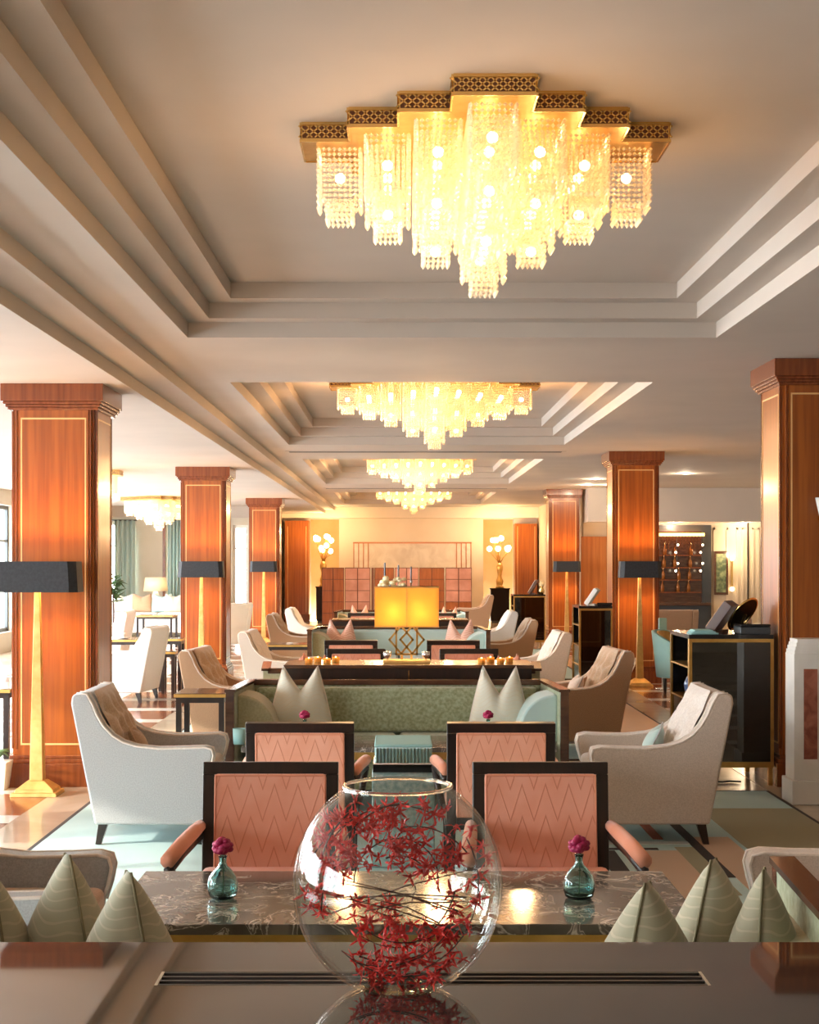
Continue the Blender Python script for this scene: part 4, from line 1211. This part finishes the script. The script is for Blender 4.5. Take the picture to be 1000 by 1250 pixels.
# ================================================================== DISPLAY CABINETS
def cabinet(label, x0, x1, y0, y1, top, zb_=.13):
    cx, cy = (x0 + x1) / 2, (y0 + y1) / 2; w, d = (x1 - x0) / 2, (y1 - y0) / 2
    t = thing('display_cabinet', label, 'cabinet', (cx, cy, 0.004))
    top -= .004
    g = .022
    MB().box(-w, w, -d, d, top - .03, top).build('top', 'black_lacquer', t)
    f = MB()
    f.box(-w, w, -d - .006, -d + g, top - .055, top - .03); f.box(-w, w, -d - .006, -d + g, zb_, zb_ + .04)
    f.box(-w, -w + g, -d - .006, -d + g, zb_ + .04, top - .055); f.box(w - g, w, -d - .006, -d + g, zb_ + .04, top - .055)
    f.build('front_frame', 'gold', t)
    MB().box(-w + g, w - g, -d + .006, -d + .010, zb_ + .04, top - .055).build('front_pane', 'pane_dark', t)
    b = MB(); b.box(-w, w, d - .012, d, zb_, top - .03); b.box(w - .012, w, -d + g, d - .012, zb_, top - .03); b.box(-w, w - .012, -d + g, d - .012, zb_, zb_ + .02)
    b.build('carcass', 'black_lacquer', t)
    MB().box(-w, -w + .016, -d + g, -d + g + .02, zb_ + .02, top - .03).build('side_post', 'gold', t); MB().box(-w, -w + .016, d - .032, d - .012, zb_ + .02, top - .03).build('side_post', 'gold', t)
    hs = (top - zb_)
    for k in (1, 2, 3):
        MB().box(-w + .003, w - .012, -d + g, d - .012, zb_ + hs * k / 4 - .006, zb_ + hs * k / 4 + .006).build('shelf', 'gold', t)
    MB().box(-w + .012, -w + .016, -d + g + .02, d - .032, zb_ + .02, zb_ + hs * .5).build('side_door', 'black_lacquer', t)
    for sx in (-1, 1):
        for sy in (-1, 1):
            MB().box(sx * (w - .02) - .015, sx * (w - .02) + .015, sy * (d - .02) - .015, sy * (d - .02) + .015, 0, zb_).build('leg', 'gold', t)
    return t, zb_ + .004, hs
cabA, zbA, hsA = cabinet('large gold framed display cabinet beside the white marble mantel', 2.09, 2.70, 10.62, 11.36, 1.09)
cabB, zbB, hsB = cabinet('narrow gold framed display cabinet beside the column with the wall socket', PX(707, 17.6), PX(748, 17.6), 17.6, 18.3, 1.085)
cabC, zbC, hsC = cabinet('dark display cabinet with open book beside the far column', PX(627, 27), PX(666, 27), 27.0, 27.7, 1.01)
# on top of A
zT = 1.09
def leaning(name, label, cat, x, y, z, w, h, th, ang, rz, mat1, mat2):
    t = thing(name, label, cat, (x, y, z), rz)
    M = Matrix.Rotation(ang, 4, 'Y')
    MB().box(-th / 2, th / 2, -w / 2, w / 2, th * .5 * abs(math.sin(ang)), h, M).build('cover', mat1, t, bevel=.004)
    MB().box(-th / 2 - .006, -th / 2, -w / 2 + .01, w / 2 - .01, th * .5 * abs(math.sin(ang)) + .01, h - .01, M).build('front_page', mat2, t)
    MB().box(.02, .11, -w / 2 + .03, w / 2 - .03, 0, .02).build('stand_foot', mat1, t)
    return t
leaning('display_book', 'thick tan and brown book leaning on the large display cabinet', 'book', 2.33, 11.0, zT, .20, .27, .07, .62, -.5, 'book_brown', 'book_tan')
t = thing('oval_mirror', 'oval gold rimmed vanity mirror tilted on the large display cabinet', 'mirror', (2.50, 11.04, zT), -1.0)
M = Matrix.Translation((0, 0, .02)) @ Matrix.Rotation(.72, 4, 'Y')
rim = [M @ Vector((0, .10 * math.cos(2 * PI * k / 28), .155 + .155 * math.sin(2 * PI * k / 28))) for k in range(28)]
MB().tube(rim, .010, 6, True).build('rim', 'brass_bright', t, smooth=True)
MB().add([v for v in rim], [tuple(range(28))]).build('glass', 'chrome_dark', t)
MB().tube([(.02, 0, .015), (.09, 0, .06), (.13, 0, .14)], .012, 6).build('stand', 'brass_bright', t)
t = thing('black_case', 'low black case at the column end of the large display cabinet', 'box', (2.585, 10.76, zT))
MB().box(-.12, .10, -.12, .10, 0, .055).build('body', 'slate', t, bevel=.008)
MB().box(-.12, .10, -.12, .10, .057, .075).build('lid', 'black_lacquer', t, bevel=.006)
t = thing('folded_cloth', 'folded teal cloth on the corner of the large display cabinet', 'cloth', (2.22, 10.78, zT))
for k in range(3): MB().box(-.10 + k * .012, .10 - k * .02, -.09, .09, k * .010, k * .010 + .011).build('fold', 'cloth_teal', t, bevel=.004)
t = thing('white_cone', 'white cone shaped ornament behind the vanity mirror', 'ornament', (2.63, 11.16, zT))
MB().lathe([(.0001, 0), (.06, 0), (.05, .05), (.02, .20), (.0001, .21)], 16).build('cone', 'ceramic_white', t, smooth=True)
# inside A, on shelves
sA = lambda k: zbA + hsA * k / 4 + .006
t = thing('blue_jar', 'dark blue round jar on the open shelf of the large cabinet', 'jar', (2.18, 10.86, sA(2)))
MB().lathe([(.0001, 0), (.05, 0), (.075, .05), (.08, .10), (.06, .15), (.04, .17), (.0001, .17)], 18).build('body', 'glass_blue_item', t, smooth=True)
t = thing('ring_ornament', 'gold ring ornament hanging low inside the large cabinet', 'ornament', (2.125, 10.80, sA(1)))
MB().tube([(0, .05 * math.cos(2 * PI * k / 18), .058 + .05 * math.sin(2 * PI * k / 18)) for k in range(18)], .008, 6, True).build('ring', 'brass_bright', t, smooth=True)
t = thing('white_box', 'white gift box on the lower shelf of the large cabinet', 'box', (2.45, 10.95, sA(1)))
MB().box(-.12, .12, -.1, .1, 0, .12).build('body', 'paper_white', t, bevel=.004); MB().box(-.125, .125, -.105, .105, .12, .14).build('lid', 'slate', t, bevel=.003)
t = thing('cable', 'black cable lying on the floor under the large cabinet', 'cable', (2.3, 10.75, .004))
MB().tube([(-.10, 0, .02), (-.02, .05, .006), (.06, .0, .006), (.12, .04, .006), (.2, .02, .006)], .006, 6).build('cord', 'rubber_dark', t, smooth=True)
# B and C tops
leaning('display_book', 'cream book leaning on the narrow display cabinet', 'book', PX(716, 17.9), 17.9, 1.085, .2, .24, .05, .60, -.3, 'linen_white', 'paper_white')
t = thing('black_tray', 'small black tray on the narrow display cabinet', 'tray', (PX(737, 17.85), 17.85, 1.085))
MB().box(-.09, .09, -.1, .1, 0, .015).build('base', 'black_lacquer', t); MB().box(-.09, .09, -.1, -.09, .015, .035).build('rim', 'black_lacquer', t)
leaning('display_book', 'open book leaning on the dark display cabinet by the far column', 'book', PX(646, 27.3), 27.3, 1.01, .3, .30, .05, .55, -.2, 'book_brown', 'paper_white')
t = thing('gold_vase', 'small gold vase of flowers on the dark far display cabinet', 'vase', (PX(661, 27.2), 27.2, 1.01))
MB().lathe([(.0001, 0), (.04, 0), (.06, .06), (.03, .12), (.04, .15), (.0001, .15)], 14).build('body', 'brass_bright', t, smooth=True)
MB().ball((0, 0, .19), .06, 8, 6).build('flower_head', 'petal_cream', t, smooth=True)
for k in range(4):
    z = zbB + hsB * (1 + k % 3) / 4 + .006
    t = thing('perfume_bottle', 'small dark bottle on an open shelf of the narrow cabinet', 'bottle', (PX(704.5, 17.8) + .06, 17.72 + .14 * (k // 3) + .1 * (k % 2), z), 0, 'bottles in the narrow cabinet')
    MB().box(-.03, .03, -.03, .03, 0, .09).build('body', 'slate', t, bevel=.006); MB().box(-.012, .012, -.012, .012, .09, .13).build('cap', 'brass_bright', t)

# ================================================================== MARBLE MANTEL
mx0 = PX(972, 9.75); my0 = 9.75
t = thing('mantel', 'white marble mantel end with dark red inset panel before the column', 'mantel', (mx0 + .45, my0 + .35, 0.0035))
MB().box(-.45, .45, -.30, -.08, .16, 1.0).build('body', 'marble_mantel', t, bevel=.004)
MB().box(-.47, .50, -.33, -.06, 0, .16).build('plinth', 'marble_mantel', t, bevel=.006)
for k in range(4):
    g = .008 * (3 - k) - .03
    MB().box(-.45 - g + .02 * 0, .5, -.30 - g, -.08, 1.0 + k * .024, 1.024 + k * .024).build('cornice_step', 'marble_mantel', t)
MB().box(-.385, -.295, -.304, -.298, .30, .90).build('inset_panel', 'marble_red', t)
MB().box(-.235, .40, -.304, -.298, .30, .90).build('inset_panel', 'marble_red', t)
t = thing('wall_sconce', 'white cone wall sconce on the column beside the mantel', 'sconce', (PX(1003, 10.55), 10.585, PZ(640, 10.5)))
MB().lathe([(.0001, 0), (.015, .0), (.055, .19), (.05, .19), (.0001, .02)], 16, (0, -.075, 0)).build('cone', 'ceramic_white', t, smooth=True)
MB().box(-.015, .015, -.065, 0, .03, .06).build('bracket', 'brass_bright', t)

# ================================================================== SIDE TABLES
def side_table(label, cx, cy, w, d, top, z=0.0, shelf=False):
    t = thing('side_table', label, 'table', (cx, cy, z)); top -= z
    MB().box(-w, w, -d, d, top - .03, top).build('top', 'wood_walnut', t, bevel=.004)
    e = MB(); e.box(-w - .004, w + .004, -d - .004, -d, top - .028, top - .004); e.box(-w - .004, -w, -d, d, top - .028, top - .004); e.box(w, w + .004, -d, d, top - .028, top - .004)
    e.build('edge_band', 'gold', t)
    MB().box(-w + .01, w - .01, -d + .01, d - .01, top - .07, top - .03).build('apron', 'wood_dark', t)
    for sx in (-1, 1):
        for sy in (-1, 1):
            MB().box(sx * (w - .03) - .02, sx * (w - .03) + .02, sy * (d - .03) - .02, sy * (d - .03) + .02, 0, top - .07).build('leg', 'wood_dark', t)
    if shelf: MB().box(-w + .03, w - .03, -d + .03, d - .03, top * .45, top * .45 + .02).build('shelf', 'gold', t)
    return t
side_table('gold edged dark side table beside the green sofa, window side', PX(248, 11.2), 11.25, .19, .24, .63, ZR)
side_table('gold edged dark table with shelf beside the small tan armchair', PX(352, 18.6), 19.0, .32, .28, .56, 0, True)
side_table('dark nesting table beside the sunlit white armchair', PX(208, 18.3), 18.4, .15, .16, .66, .004)
side_table('low dark table tucked behind the sunlit white armchair', PX(200, 17.6), 18.0, .09, .09, .52, .004)
side_table('black side table in the window aisle against the first column', -3.17, 11.0, .34, .28, .69, .004)
t = thing('planter', 'white square planter on the floor by the first column', 'planter', (PX(-4, 10.45), 10.45, .004))
MB().frustum(0, 0, 0, .20, .07, .07, .095, .095).build('pot', 'ceramic_white', t, bevel=.006)
lf = MB(); rnd = random.Random(2)
for k in range(14):
    a = rnd.uniform(0, 2 * PI); r = rnd.uniform(.04, .10); lf.tube([(0, 0, .2), (r * .5 * math.cos(a), r * .5 * math.sin(a), .27), (r * math.cos(a), r * math.sin(a), .26 + rnd.uniform(-.03, .04))], [.004, .016, .002], 4)
lf.build('foliage', 'leaf', t)

# ================================================================== WINDOW AISLE
def curtain(label, x0, x1, y, z0, z1):
    t = thing('curtain', label, 'curtain', ((x0 + x1) / 2, y, 0), 0, 'aqua window curtains')
    n = 60; vs = []; fs = []; cx = (x0 + x1) / 2
    for j, z in enumerate((z0, (z0 + z1) / 2, z1)):
        for i in range(n + 1):
            u = i / n; x = x0 + (x1 - x0) * u - cx
            vs.append((x, .045 * math.sin(u * 2 * PI * max(4, (x1 - x0) / .11)) * (1.0 if j < 2 else .8), z))
    for j in range(2):
        for i in range(n): a = j * (n + 1) + i; fs.append((a, a + 1, a + n + 2, a + n + 1))
    o = MB().add(vs, fs).build('drape', 'curtain', t, smooth=True)
    sm = o.modifiers.new('solid', 'SOLIDIFY'); sm.thickness = .008
    MB().tube([(x0 - cx - .05, 0, z1), (x1 - cx + .05, 0, z1)], .014, 8).build('rod', 'window_frame_dark', t)
curtain('gathered aqua curtain by the taupe wall panel, wide', PX(141, YLE), PX(166, YLE), YLE - .12, .02, 2.56)
curtain('narrow aqua curtain on the column side of the taupe wall panel', PX(206, YLE), PX(223, YLE), YLE - .12, .02, 2.56)
curtain('aqua curtain at the corner of the window aisle', PX(100, YLE), PX(118, YLE), YLE - .12, .02, 2.56)
# wall panel moulding on the end wall
a, b = PX(170, YLE), PX(200, YLE)
mm = MB(); mm.box(a, b, YLE - .03, YLE, 0.0, 2.56); mm.build('wall_panel', 'wall_taupe', bpy.data.objects['wall_left_end'])
mm = MB(); mm.box(b - .02, b + .04, YLE - .05, YLE, 0.0, 2.56); mm.build('panel_edge', 'wood_mahogany', bpy.data.objects['wall_left_end'])
struct(MB().box(XL, PX(310, YLE), YLE - .14, YLE, 2.62, HL).build('trim_6', 'plaster'))
# long white sofa with cushions along the end wall
sx0, sx1 = PX(128, 31.5), PX(226, 31.5)
t = thing('sofa', 'long white banquette sofa under the end windows of the window aisle', 'sofa', ((sx0 + sx1) / 2, 31.7, 0))
w = (sx1 - sx0) / 2
MB().box(-w, w, -.40, .40, .10, .40).build('seat_base', 'linen_white', t, bevel=.02)
MB().box(-w, w, .18, .42, .40, .78).build('backrest', 'linen_white', t, bevel=.04, seg=3)
for k in range(3): MB().box(-w + .02 + k * 2 * w / 3, -w + (k + 1) * 2 * w / 3 - .02, -.41, .17, .40, .52).build('seat_cushion', 'linen_white', t, bevel=.03, seg=3)
for s in (-1, 1):
    for yy in (-.33, .33): MB().frustum(s * (w - .06), yy, 0, .10, .018, .018, .024, .024).build('leg', 'wood_dark', t)
for k, (px, mat, nm) in enumerate(((150, 'pillow_ivory', 'ivory'), (172, 'linen_tan', 'tan'), (197, 'curtain', 'aqua'), (212, 'pillow_ivory', 'pale'))):
    pillow('%s cushion on the white banquette under the end windows%s' % (nm, (', curtain end', '', '', ', column end')[k]), PX(px, 31.6), 31.72, .53, .05 * k, .22, .40, .08, .08, mat, mat, -.2, 'banquette cushions')
t = thing('table_lamp', 'cream shade table lamp behind the white banquette', 'lamp', (PX(190, 32.6), 32.6, .0))
MB().lathe([(.0001, 0), (.20, 0), (.20, .03), (.03, .05), (.03, .72), (.20, .74), (.20, .76), (.0001, .76)], 16).build('stand', 'wood_walnut', t)
MB().lathe([(.0001, .76), (.07, .76), (.09, .84), (.05, .94), (.015, .98), (.015, 1.02), (.0001, 1.02)], 16).build('base', 'ceramic_white', t, smooth=True)
s_ = MB(); s_.lathe([(.27, .90), (.23, 1.22)], 24); so = bpy.data.objects.new('shade', None) if False else None
sh_ = MB().lathe([(.27, .96), (.23, 1.26), (.225, 1.26), (.265, .96)], 24, closed=True).build('shade', 'shade_cream', t, smooth=True)
light('lamp_light', (0, 0, 1.12), 14, (1, .8, .5), .04, t)
# tables with white cloth / frames
side_table('dark framed low table before the white banquette', PX(192, 27.5), 27.5, .34, .35, .62, .004)
side_table('dark table beside the white armchair near the first column', PX(140, 19.5), 19.5, .42, .35, .60, .004)
t = thing('cup_and_saucer', 'white cup and saucer on the dark table near the first column', 'cup', (PX(150, 19.4), 19.4, .60))
MB().lathe([(.0001, 0), (.05, .0), (.085, .015), (.083, .018), (.0001, .006)], 16).build('saucer', 'ceramic_white', t, smooth=True)
MB().lathe([(.0001, .010), (.03, .010), (.045, .075), (.041, .075), (.027, .014), (.0001, .014)], 16).build('cup', 'ceramic_white', t, smooth=True)
place_chair('white', 'white armchair facing the windows behind the dark table', PX(150, 22.5), 22.9, PI).location.z = .004
place_chair('white', 'white armchair seen between the second and third window side columns', PX(300, 26.5), 26.9, PI * .8).location.z = .004
t = thing('potted_plant', 'dark leafy plant in a tall pot by the window aisle table', 'plant', (PX(138, 24.0), 24.0, 0.004))
MB().lathe([(.0001, 0), (.13, 0), (.18, .45), (.165, .45), (.0001, .42)], 18).build('pot', 'ceramic_white', t, smooth=True)
MB().tube([(0, 0, .40), (.01, 0, .75), (0, .01, 1.1)], .014, 6).build('trunk', 'stem_brown', t)
rnd = random.Random(8)
lm = MB().add([(0, 0, 0), (.05, .10, .02), (0, .22, -.03), (-.05, .10, .02), (0, .11, -.005)], [(0, 1, 4), (1, 2, 4), (2, 3, 4), (3, 0, 4)]).mesh('leaf', 'leaf')
for k in range(46):
    o = bpy.data.objects.new('leaf', lm); C.objects.link(o); o.parent = t
    o.location = (rnd.uniform(-.05, .05), rnd.uniform(-.05, .05), rnd.uniform(.9, 1.35)); o.rotation_euler = (rnd.uniform(-.6, .9), rnd.uniform(-.4, .4), rnd.uniform(0, 6.28))

# ================================================================== BACK WALL
# relief panel
D = YB - .03
x0, x1, z1 = PX(432, D), PX(575, D), PZ(663, D)
z0 = .9
t = thing('wall_relief', 'pale carved relief panel with copper frame lines on the back wall', 'wall art', ((x0 + x1) / 2, YB, 0))
w = (x1 - x0) / 2
MB().box(-w, w, -.02, 0, z0, z1).build('relief', 'art_relief', t)
for k in range(4):
    for s in (-1, 1):
        xx = s * (w - k * .13); MB().box(xx - .012, xx + .012, -.035, -.02, z0, z1 - .0).build('frame_line', 'copper_line', t)
MB().box(-w - .02, w + .02, -.04, -.02, z1 - .01, z1 + .03).build('frame_line', 'copper_line', t)
# folding screen of tiled panels
D = 36.5
t = thing('folding_screen', 'tall folding screen of wood and pink stone tiled panels', 'screen', (PX(484, D), D, 0))
cx = PX(484, D); zt = PZ(693, D)
segs = [(393, 420, 'screen_wood'), (421, 452, 'pink_stone'), (453.5, 456.5, 'wood_mahogany'), (457, 481, 'screen_wood'), (482, 511, 'pink_stone'), (512, 542.5, 'screen_wood'), (544, 576, 'pink_stone')]
for k, (a, b, mat) in enumerate(segs):
    xa, xb = PX(a, D) - cx, PX(b, D) - cx
    dy = .06 if k % 2 else 0
    p = MB().box(xa, xb, dy + .02, dy + .05, .0, zt).build('panel', 'grout_dark', t)
    if b - a < 6: continue
    cols, rows = 2, 5
    for i in range(cols):
        for j in range(rows):
            u0 = xa + (xb - xa) * i / cols + .012; u1 = xa + (xb - xa) * (i + 1) / cols - .012
            v0 = .05 + (zt - .06) * j / rows + .008; v1 = .05 + (zt - .06) * (j + 1) / rows - .008
            mt = mat if not (mat == 'pink_stone' and j < 2 and k == 6) else 'screen_wood'
            MB().box(u0, u1, dy + .004, dy + .022, v0, v1).build('tile', mt, p)
# pedestals and branch lamps in the niches
def branch_lamp(label, px, py_base, D, power):
    zb_ = PZ(py_base, 38.6); t = thing('branch_lamp', label, 'lamp', (PX(px, D), D, zb_))
    MB().lathe([(.0001, 0), (.11, 0), (.12, .03), (.07, .06), (.085, .10), (.10, .18), (.05, .30), (.06, .38), (.09, .55), (.05, .66), (.0001, .66)], 14).build('urn', 'gold', t, smooth=True)
    rnd = random.Random(int(px))
    for k in range(10):
        a = 2 * PI * k / 10; r = rnd.uniform(.12, .30); h = rnd.uniform(.92, 1.32)
        e = (r * math.cos(a), r * .5 * math.sin(a), h)
        br = MB().tube([(0, 0, .62), (e[0] * .3, e[1] * .3, .75), (e[0] * .9, e[1] * .9, h - .1), e], .012, 5).build('branch', 'gold', t, smooth=True)
        MB().ball(e, .070, 10, 7).build('globe', 'sconce_glow', br, smooth=True)
    light('lamp_light', (0, -.12, 1.45), power, (1, .66, .30), .12, t)
D = 39.3
for px0, px1, top, nm in ((599, 626, 718, 'bar'), (386, 402, 716, 'window')):
    Dp = 38.6
    zt_ = PZ(top, Dp); xa, xb = PX(px0, Dp), PX(px1 - 4, Dp)
    t = thing('pedestal', 'black square pedestal before the lit niche, %s side' % nm, 'pedestal', ((xa + xb) / 2, Dp + .2, 0)); w = (xb - xa) / 2
    MB().box(-w, w, -.2, .2, .06, zt_ - .03).build('body', 'black_lacquer', t); MB().box(-w - .02, w + .02, -.22, .22, zt_ - .03, zt_).build('top', 'black_lacquer', t); MB().box(-w + .03, w - .03, -.17, .17, 0, .06).build('plinth', 'slate', t)
branch_lamp('gold branch lamp with glowing globes on the bar side pedestal', 610, 718, 38.80, 60)
branch_lamp('gold branch lamp with glowing globes on the window side pedestal', 395, 716, 38.80, 60)
# orange curved armchair beside the screen
place_chair('tan', 'tan armchair beside the folding screen, bar side', PX(596, 33), 33.8, PI).location.z = 0
place_peach('peach chair at the far group before the folding screen, window side', 430, 462, 21.6, 'near', z=ZR)
place_peach('peach chair at the far group before the folding screen, bar side', 520, 552, 21.6, 'near', z=ZR)

# ================================================================== BAR AISLE
D = YRE - .06
def bxp(a, b, y0, y1, za, zb2, name, mat, par, cx): return MB().box(PX(a, D) - cx, PX(b, D) - cx, y0, y1, za, zb2).build(name, mat, par)
cx = PX(832, D)
t = thing('back_bar', 'dark wood back bar unit with lit ribbed canopy and shelves of bottles', 'shelf unit', (cx, YRE, 0))
zb0, zb1 = PZ(738, D), PZ(645, D)
bxp(800, 860, -.05, 0, zb0, zb1, 'back_panel', 'wood_walnut', t, cx)
bxp(857, 868, -.10, 0, 0, PZ(641, D), 'side_frame', 'slate', t, cx)
bxp(800, 857, -.10, 0, zb1 - .06, PZ(641, D), 'top_frame', 'slate', t, cx)
bxp(800, 857, -.32, -.05, zb1 - .16, zb1 - .10, 'lit_canopy', 'bar_glow', t, cx)
for k in range(14):
    a = 802 + k * 3.9
    MB().box(PX(a, D) - cx, PX(a + 1.6, D) - cx, -.34, -.30, zb1 - .42, zb1 - .16).build('rib', 'wood_walnut', t)
for k in range(1, 5):
    z = zb0 + (zb1 - .3 - zb0) * k / 5
    bxp(802, 855, -.22, -.05, z - .012, z + .012, 'shelf', 'wood_mahogany', t, cx)
bxp(800, 857, -.40, -.05, zb0 - .05, zb0, 'counter_edge', 'copper_line', t, cx)
bxp(800, 857, -.30, -.02, 0, zb0 - .05, 'lower_front', 'slate', t, cx)
for k in range(12):
    j = k % 4 + 1; z = zb0 + (zb1 - .3 - zb0) * j / 5 + .012
    x = PX(808 + (k // 4) * 15 + (k * 7) % 6, D)
    b_ = thing('bottle', 'small amber bottle standing on the dark back bar shelves', 'bottle', (x, YRE - .14, z), 0, 'bottles on the back bar')
    MB().lathe([(.0001, 0), (.035, 0), (.035, .12), (.012, .17), (.012, .22), (.0001, .22)], 10).build('body', 'bottle_amber', b_, smooth=True)
    MB().lathe([(.0001, .22), (.015, .22), (.015, .25), (.0001, .25)], 8).build('cap', 'brass_bright', b_)
for px in (823, 853):
    q = thing('shelf_light', 'string of small warm lights hanging before the back bar', 'light', (PX(px, D), YRE - .36, zb1 - .16), 0, 'hanging bar lights')
    MB().tube([(0, 0, 0), (0, 0, -.75)], .006, 5).build('cord', 'rubber_dark', q)
    for k, dz in enumerate((-.18, -.33, -.55, -.70)):
        MB().ball((.02 * (-1) ** k, 0, dz), .024, 8, 6).build('bulb', 'downlight_glow', q)
D2 = 27.5
t = thing('bar_counter', 'dark slate bar counter with pale edge in the bar aisle', 'counter', (PX(815, D2), D2, 0))
MB().box(-.80, .72, -.22, .25, .05, .80).build('front', 'slate', t); MB().box(-.86, .76, -.28, .28, .80, .85).build('top', 'wood_walnut', t, bevel=.004); MB().box(-.78, .70, -.18, .22, 0, .05).build('plinth', 'black_lacquer', t)
t = thing('painting', 'framed green floral painting on the beige panelled wall', 'painting', (PX(880, YRE), YRE, 0))
za, zb2 = PZ(726, YRE), PZ(673, YRE); w = PX(888.5, YRE) - PX(880, YRE)
f = MB(); f.box(-w, w, -.05, -.02, za, za + .05); f.box(-w, w, -.05, -.02, zb2 - .05, zb2); f.box(-w, -w + .04, -.05, -.02, za + .05, zb2 - .05); f.box(w - .04, w, -.05, -.02, za + .05, zb2 - .05)
f.build('frame', 'wood_walnut', t); MB().box(-w + .04, w - .04, -.035, -.02, za + .05, zb2 - .05).build('canvas', 'painting_green', t)
t = thing('wall_sconce', 'tall gold wall sconce beside the framed painting', 'sconce', (PX(893, YRE), YRE, 0))
MB().box(-.02, .02, -.06, -.02, PZ(722, YRE), PZ(680, YRE)).build('rod', 'brass_bright', t)
for z in (PZ(719, YRE), PZ(682, YRE)): MB().ball((0, -.07, z), .045, 10, 7).build('globe', 'sconce_glow', t, smooth=True)
light('lamp_light', (0, -.35, 1.75), 12, (1, .74, .42), .05, t)
# tub chair and small table
t = thing('tub_chair', 'round tub chair with teal outside and gold lining beyond the cabinet', 'chair', (PX(838, 17.5), 17.8, .004), .4)
n = 20; vs = []; fs = []
for j, (zz, rr) in enumerate(((.22, .30), (.50, .33), (.76, .36))):
    for i in range(n + 1):
        a = PI * .05 + PI * 1.25 * i / n; h = zz if j < 2 else .52 + .26 * math.sin(PI * i / n) ** .6
        vs.append((rr * math.cos(a), rr * math.sin(a), h))
for j in range(2):
    for i in range(n): q = j * (n + 1) + i; fs.append((q, q + 1, q + n + 2, q + n + 1))
o = MB().add(vs, fs).build('shell', 'cloth_teal', t, smooth=True); sm = o.modifiers.new('s', 'SOLIDIFY'); sm.thickness = .05; sm.offset = -1
o = MB().add([(x * .82, y * .82, z - .01) for x, y, z in vs], fs).build('lining', 'gold_leaf', t, smooth=True); sm = o.modifiers.new('s', 'SOLIDIFY'); sm.thickness = .02
MB().lathe([(.0001, .22), (.28, .22), (.28, .42), (.24, .45), (.0001, .45)], 20).build('seat', 'sofa_olive', t, smooth=True)
for k in range(4):
    a = PI / 4 + k * PI / 2; MB().frustum(.20 * math.cos(a), .20 * math.sin(a), 0, .22, .012, .012, .018, .018).build('leg', 'wood_dark', t)
t = thing('chrome_stand', 'slim chrome stand with teal fabric beside the lamp column', 'stand', (PX(809, 18.6), 18.6, .004))
MB().lathe([(.0001, 0), (.09, 0), (.09, .015), (.012, .025), (.012, .86), (.0001, .86)], 14).build('post', 'silver', t, smooth=True)
MB().box(-.05, .05, -.03, .03, .62, .90).build('fabric', 'cloth_teal', t, bevel=.01)
# dark club chair behind
place_chair('tan', 'tan armchair by the bar counter behind the tub chair', PX(850, 23.0), 23.0, PI * .55).location.z = .004
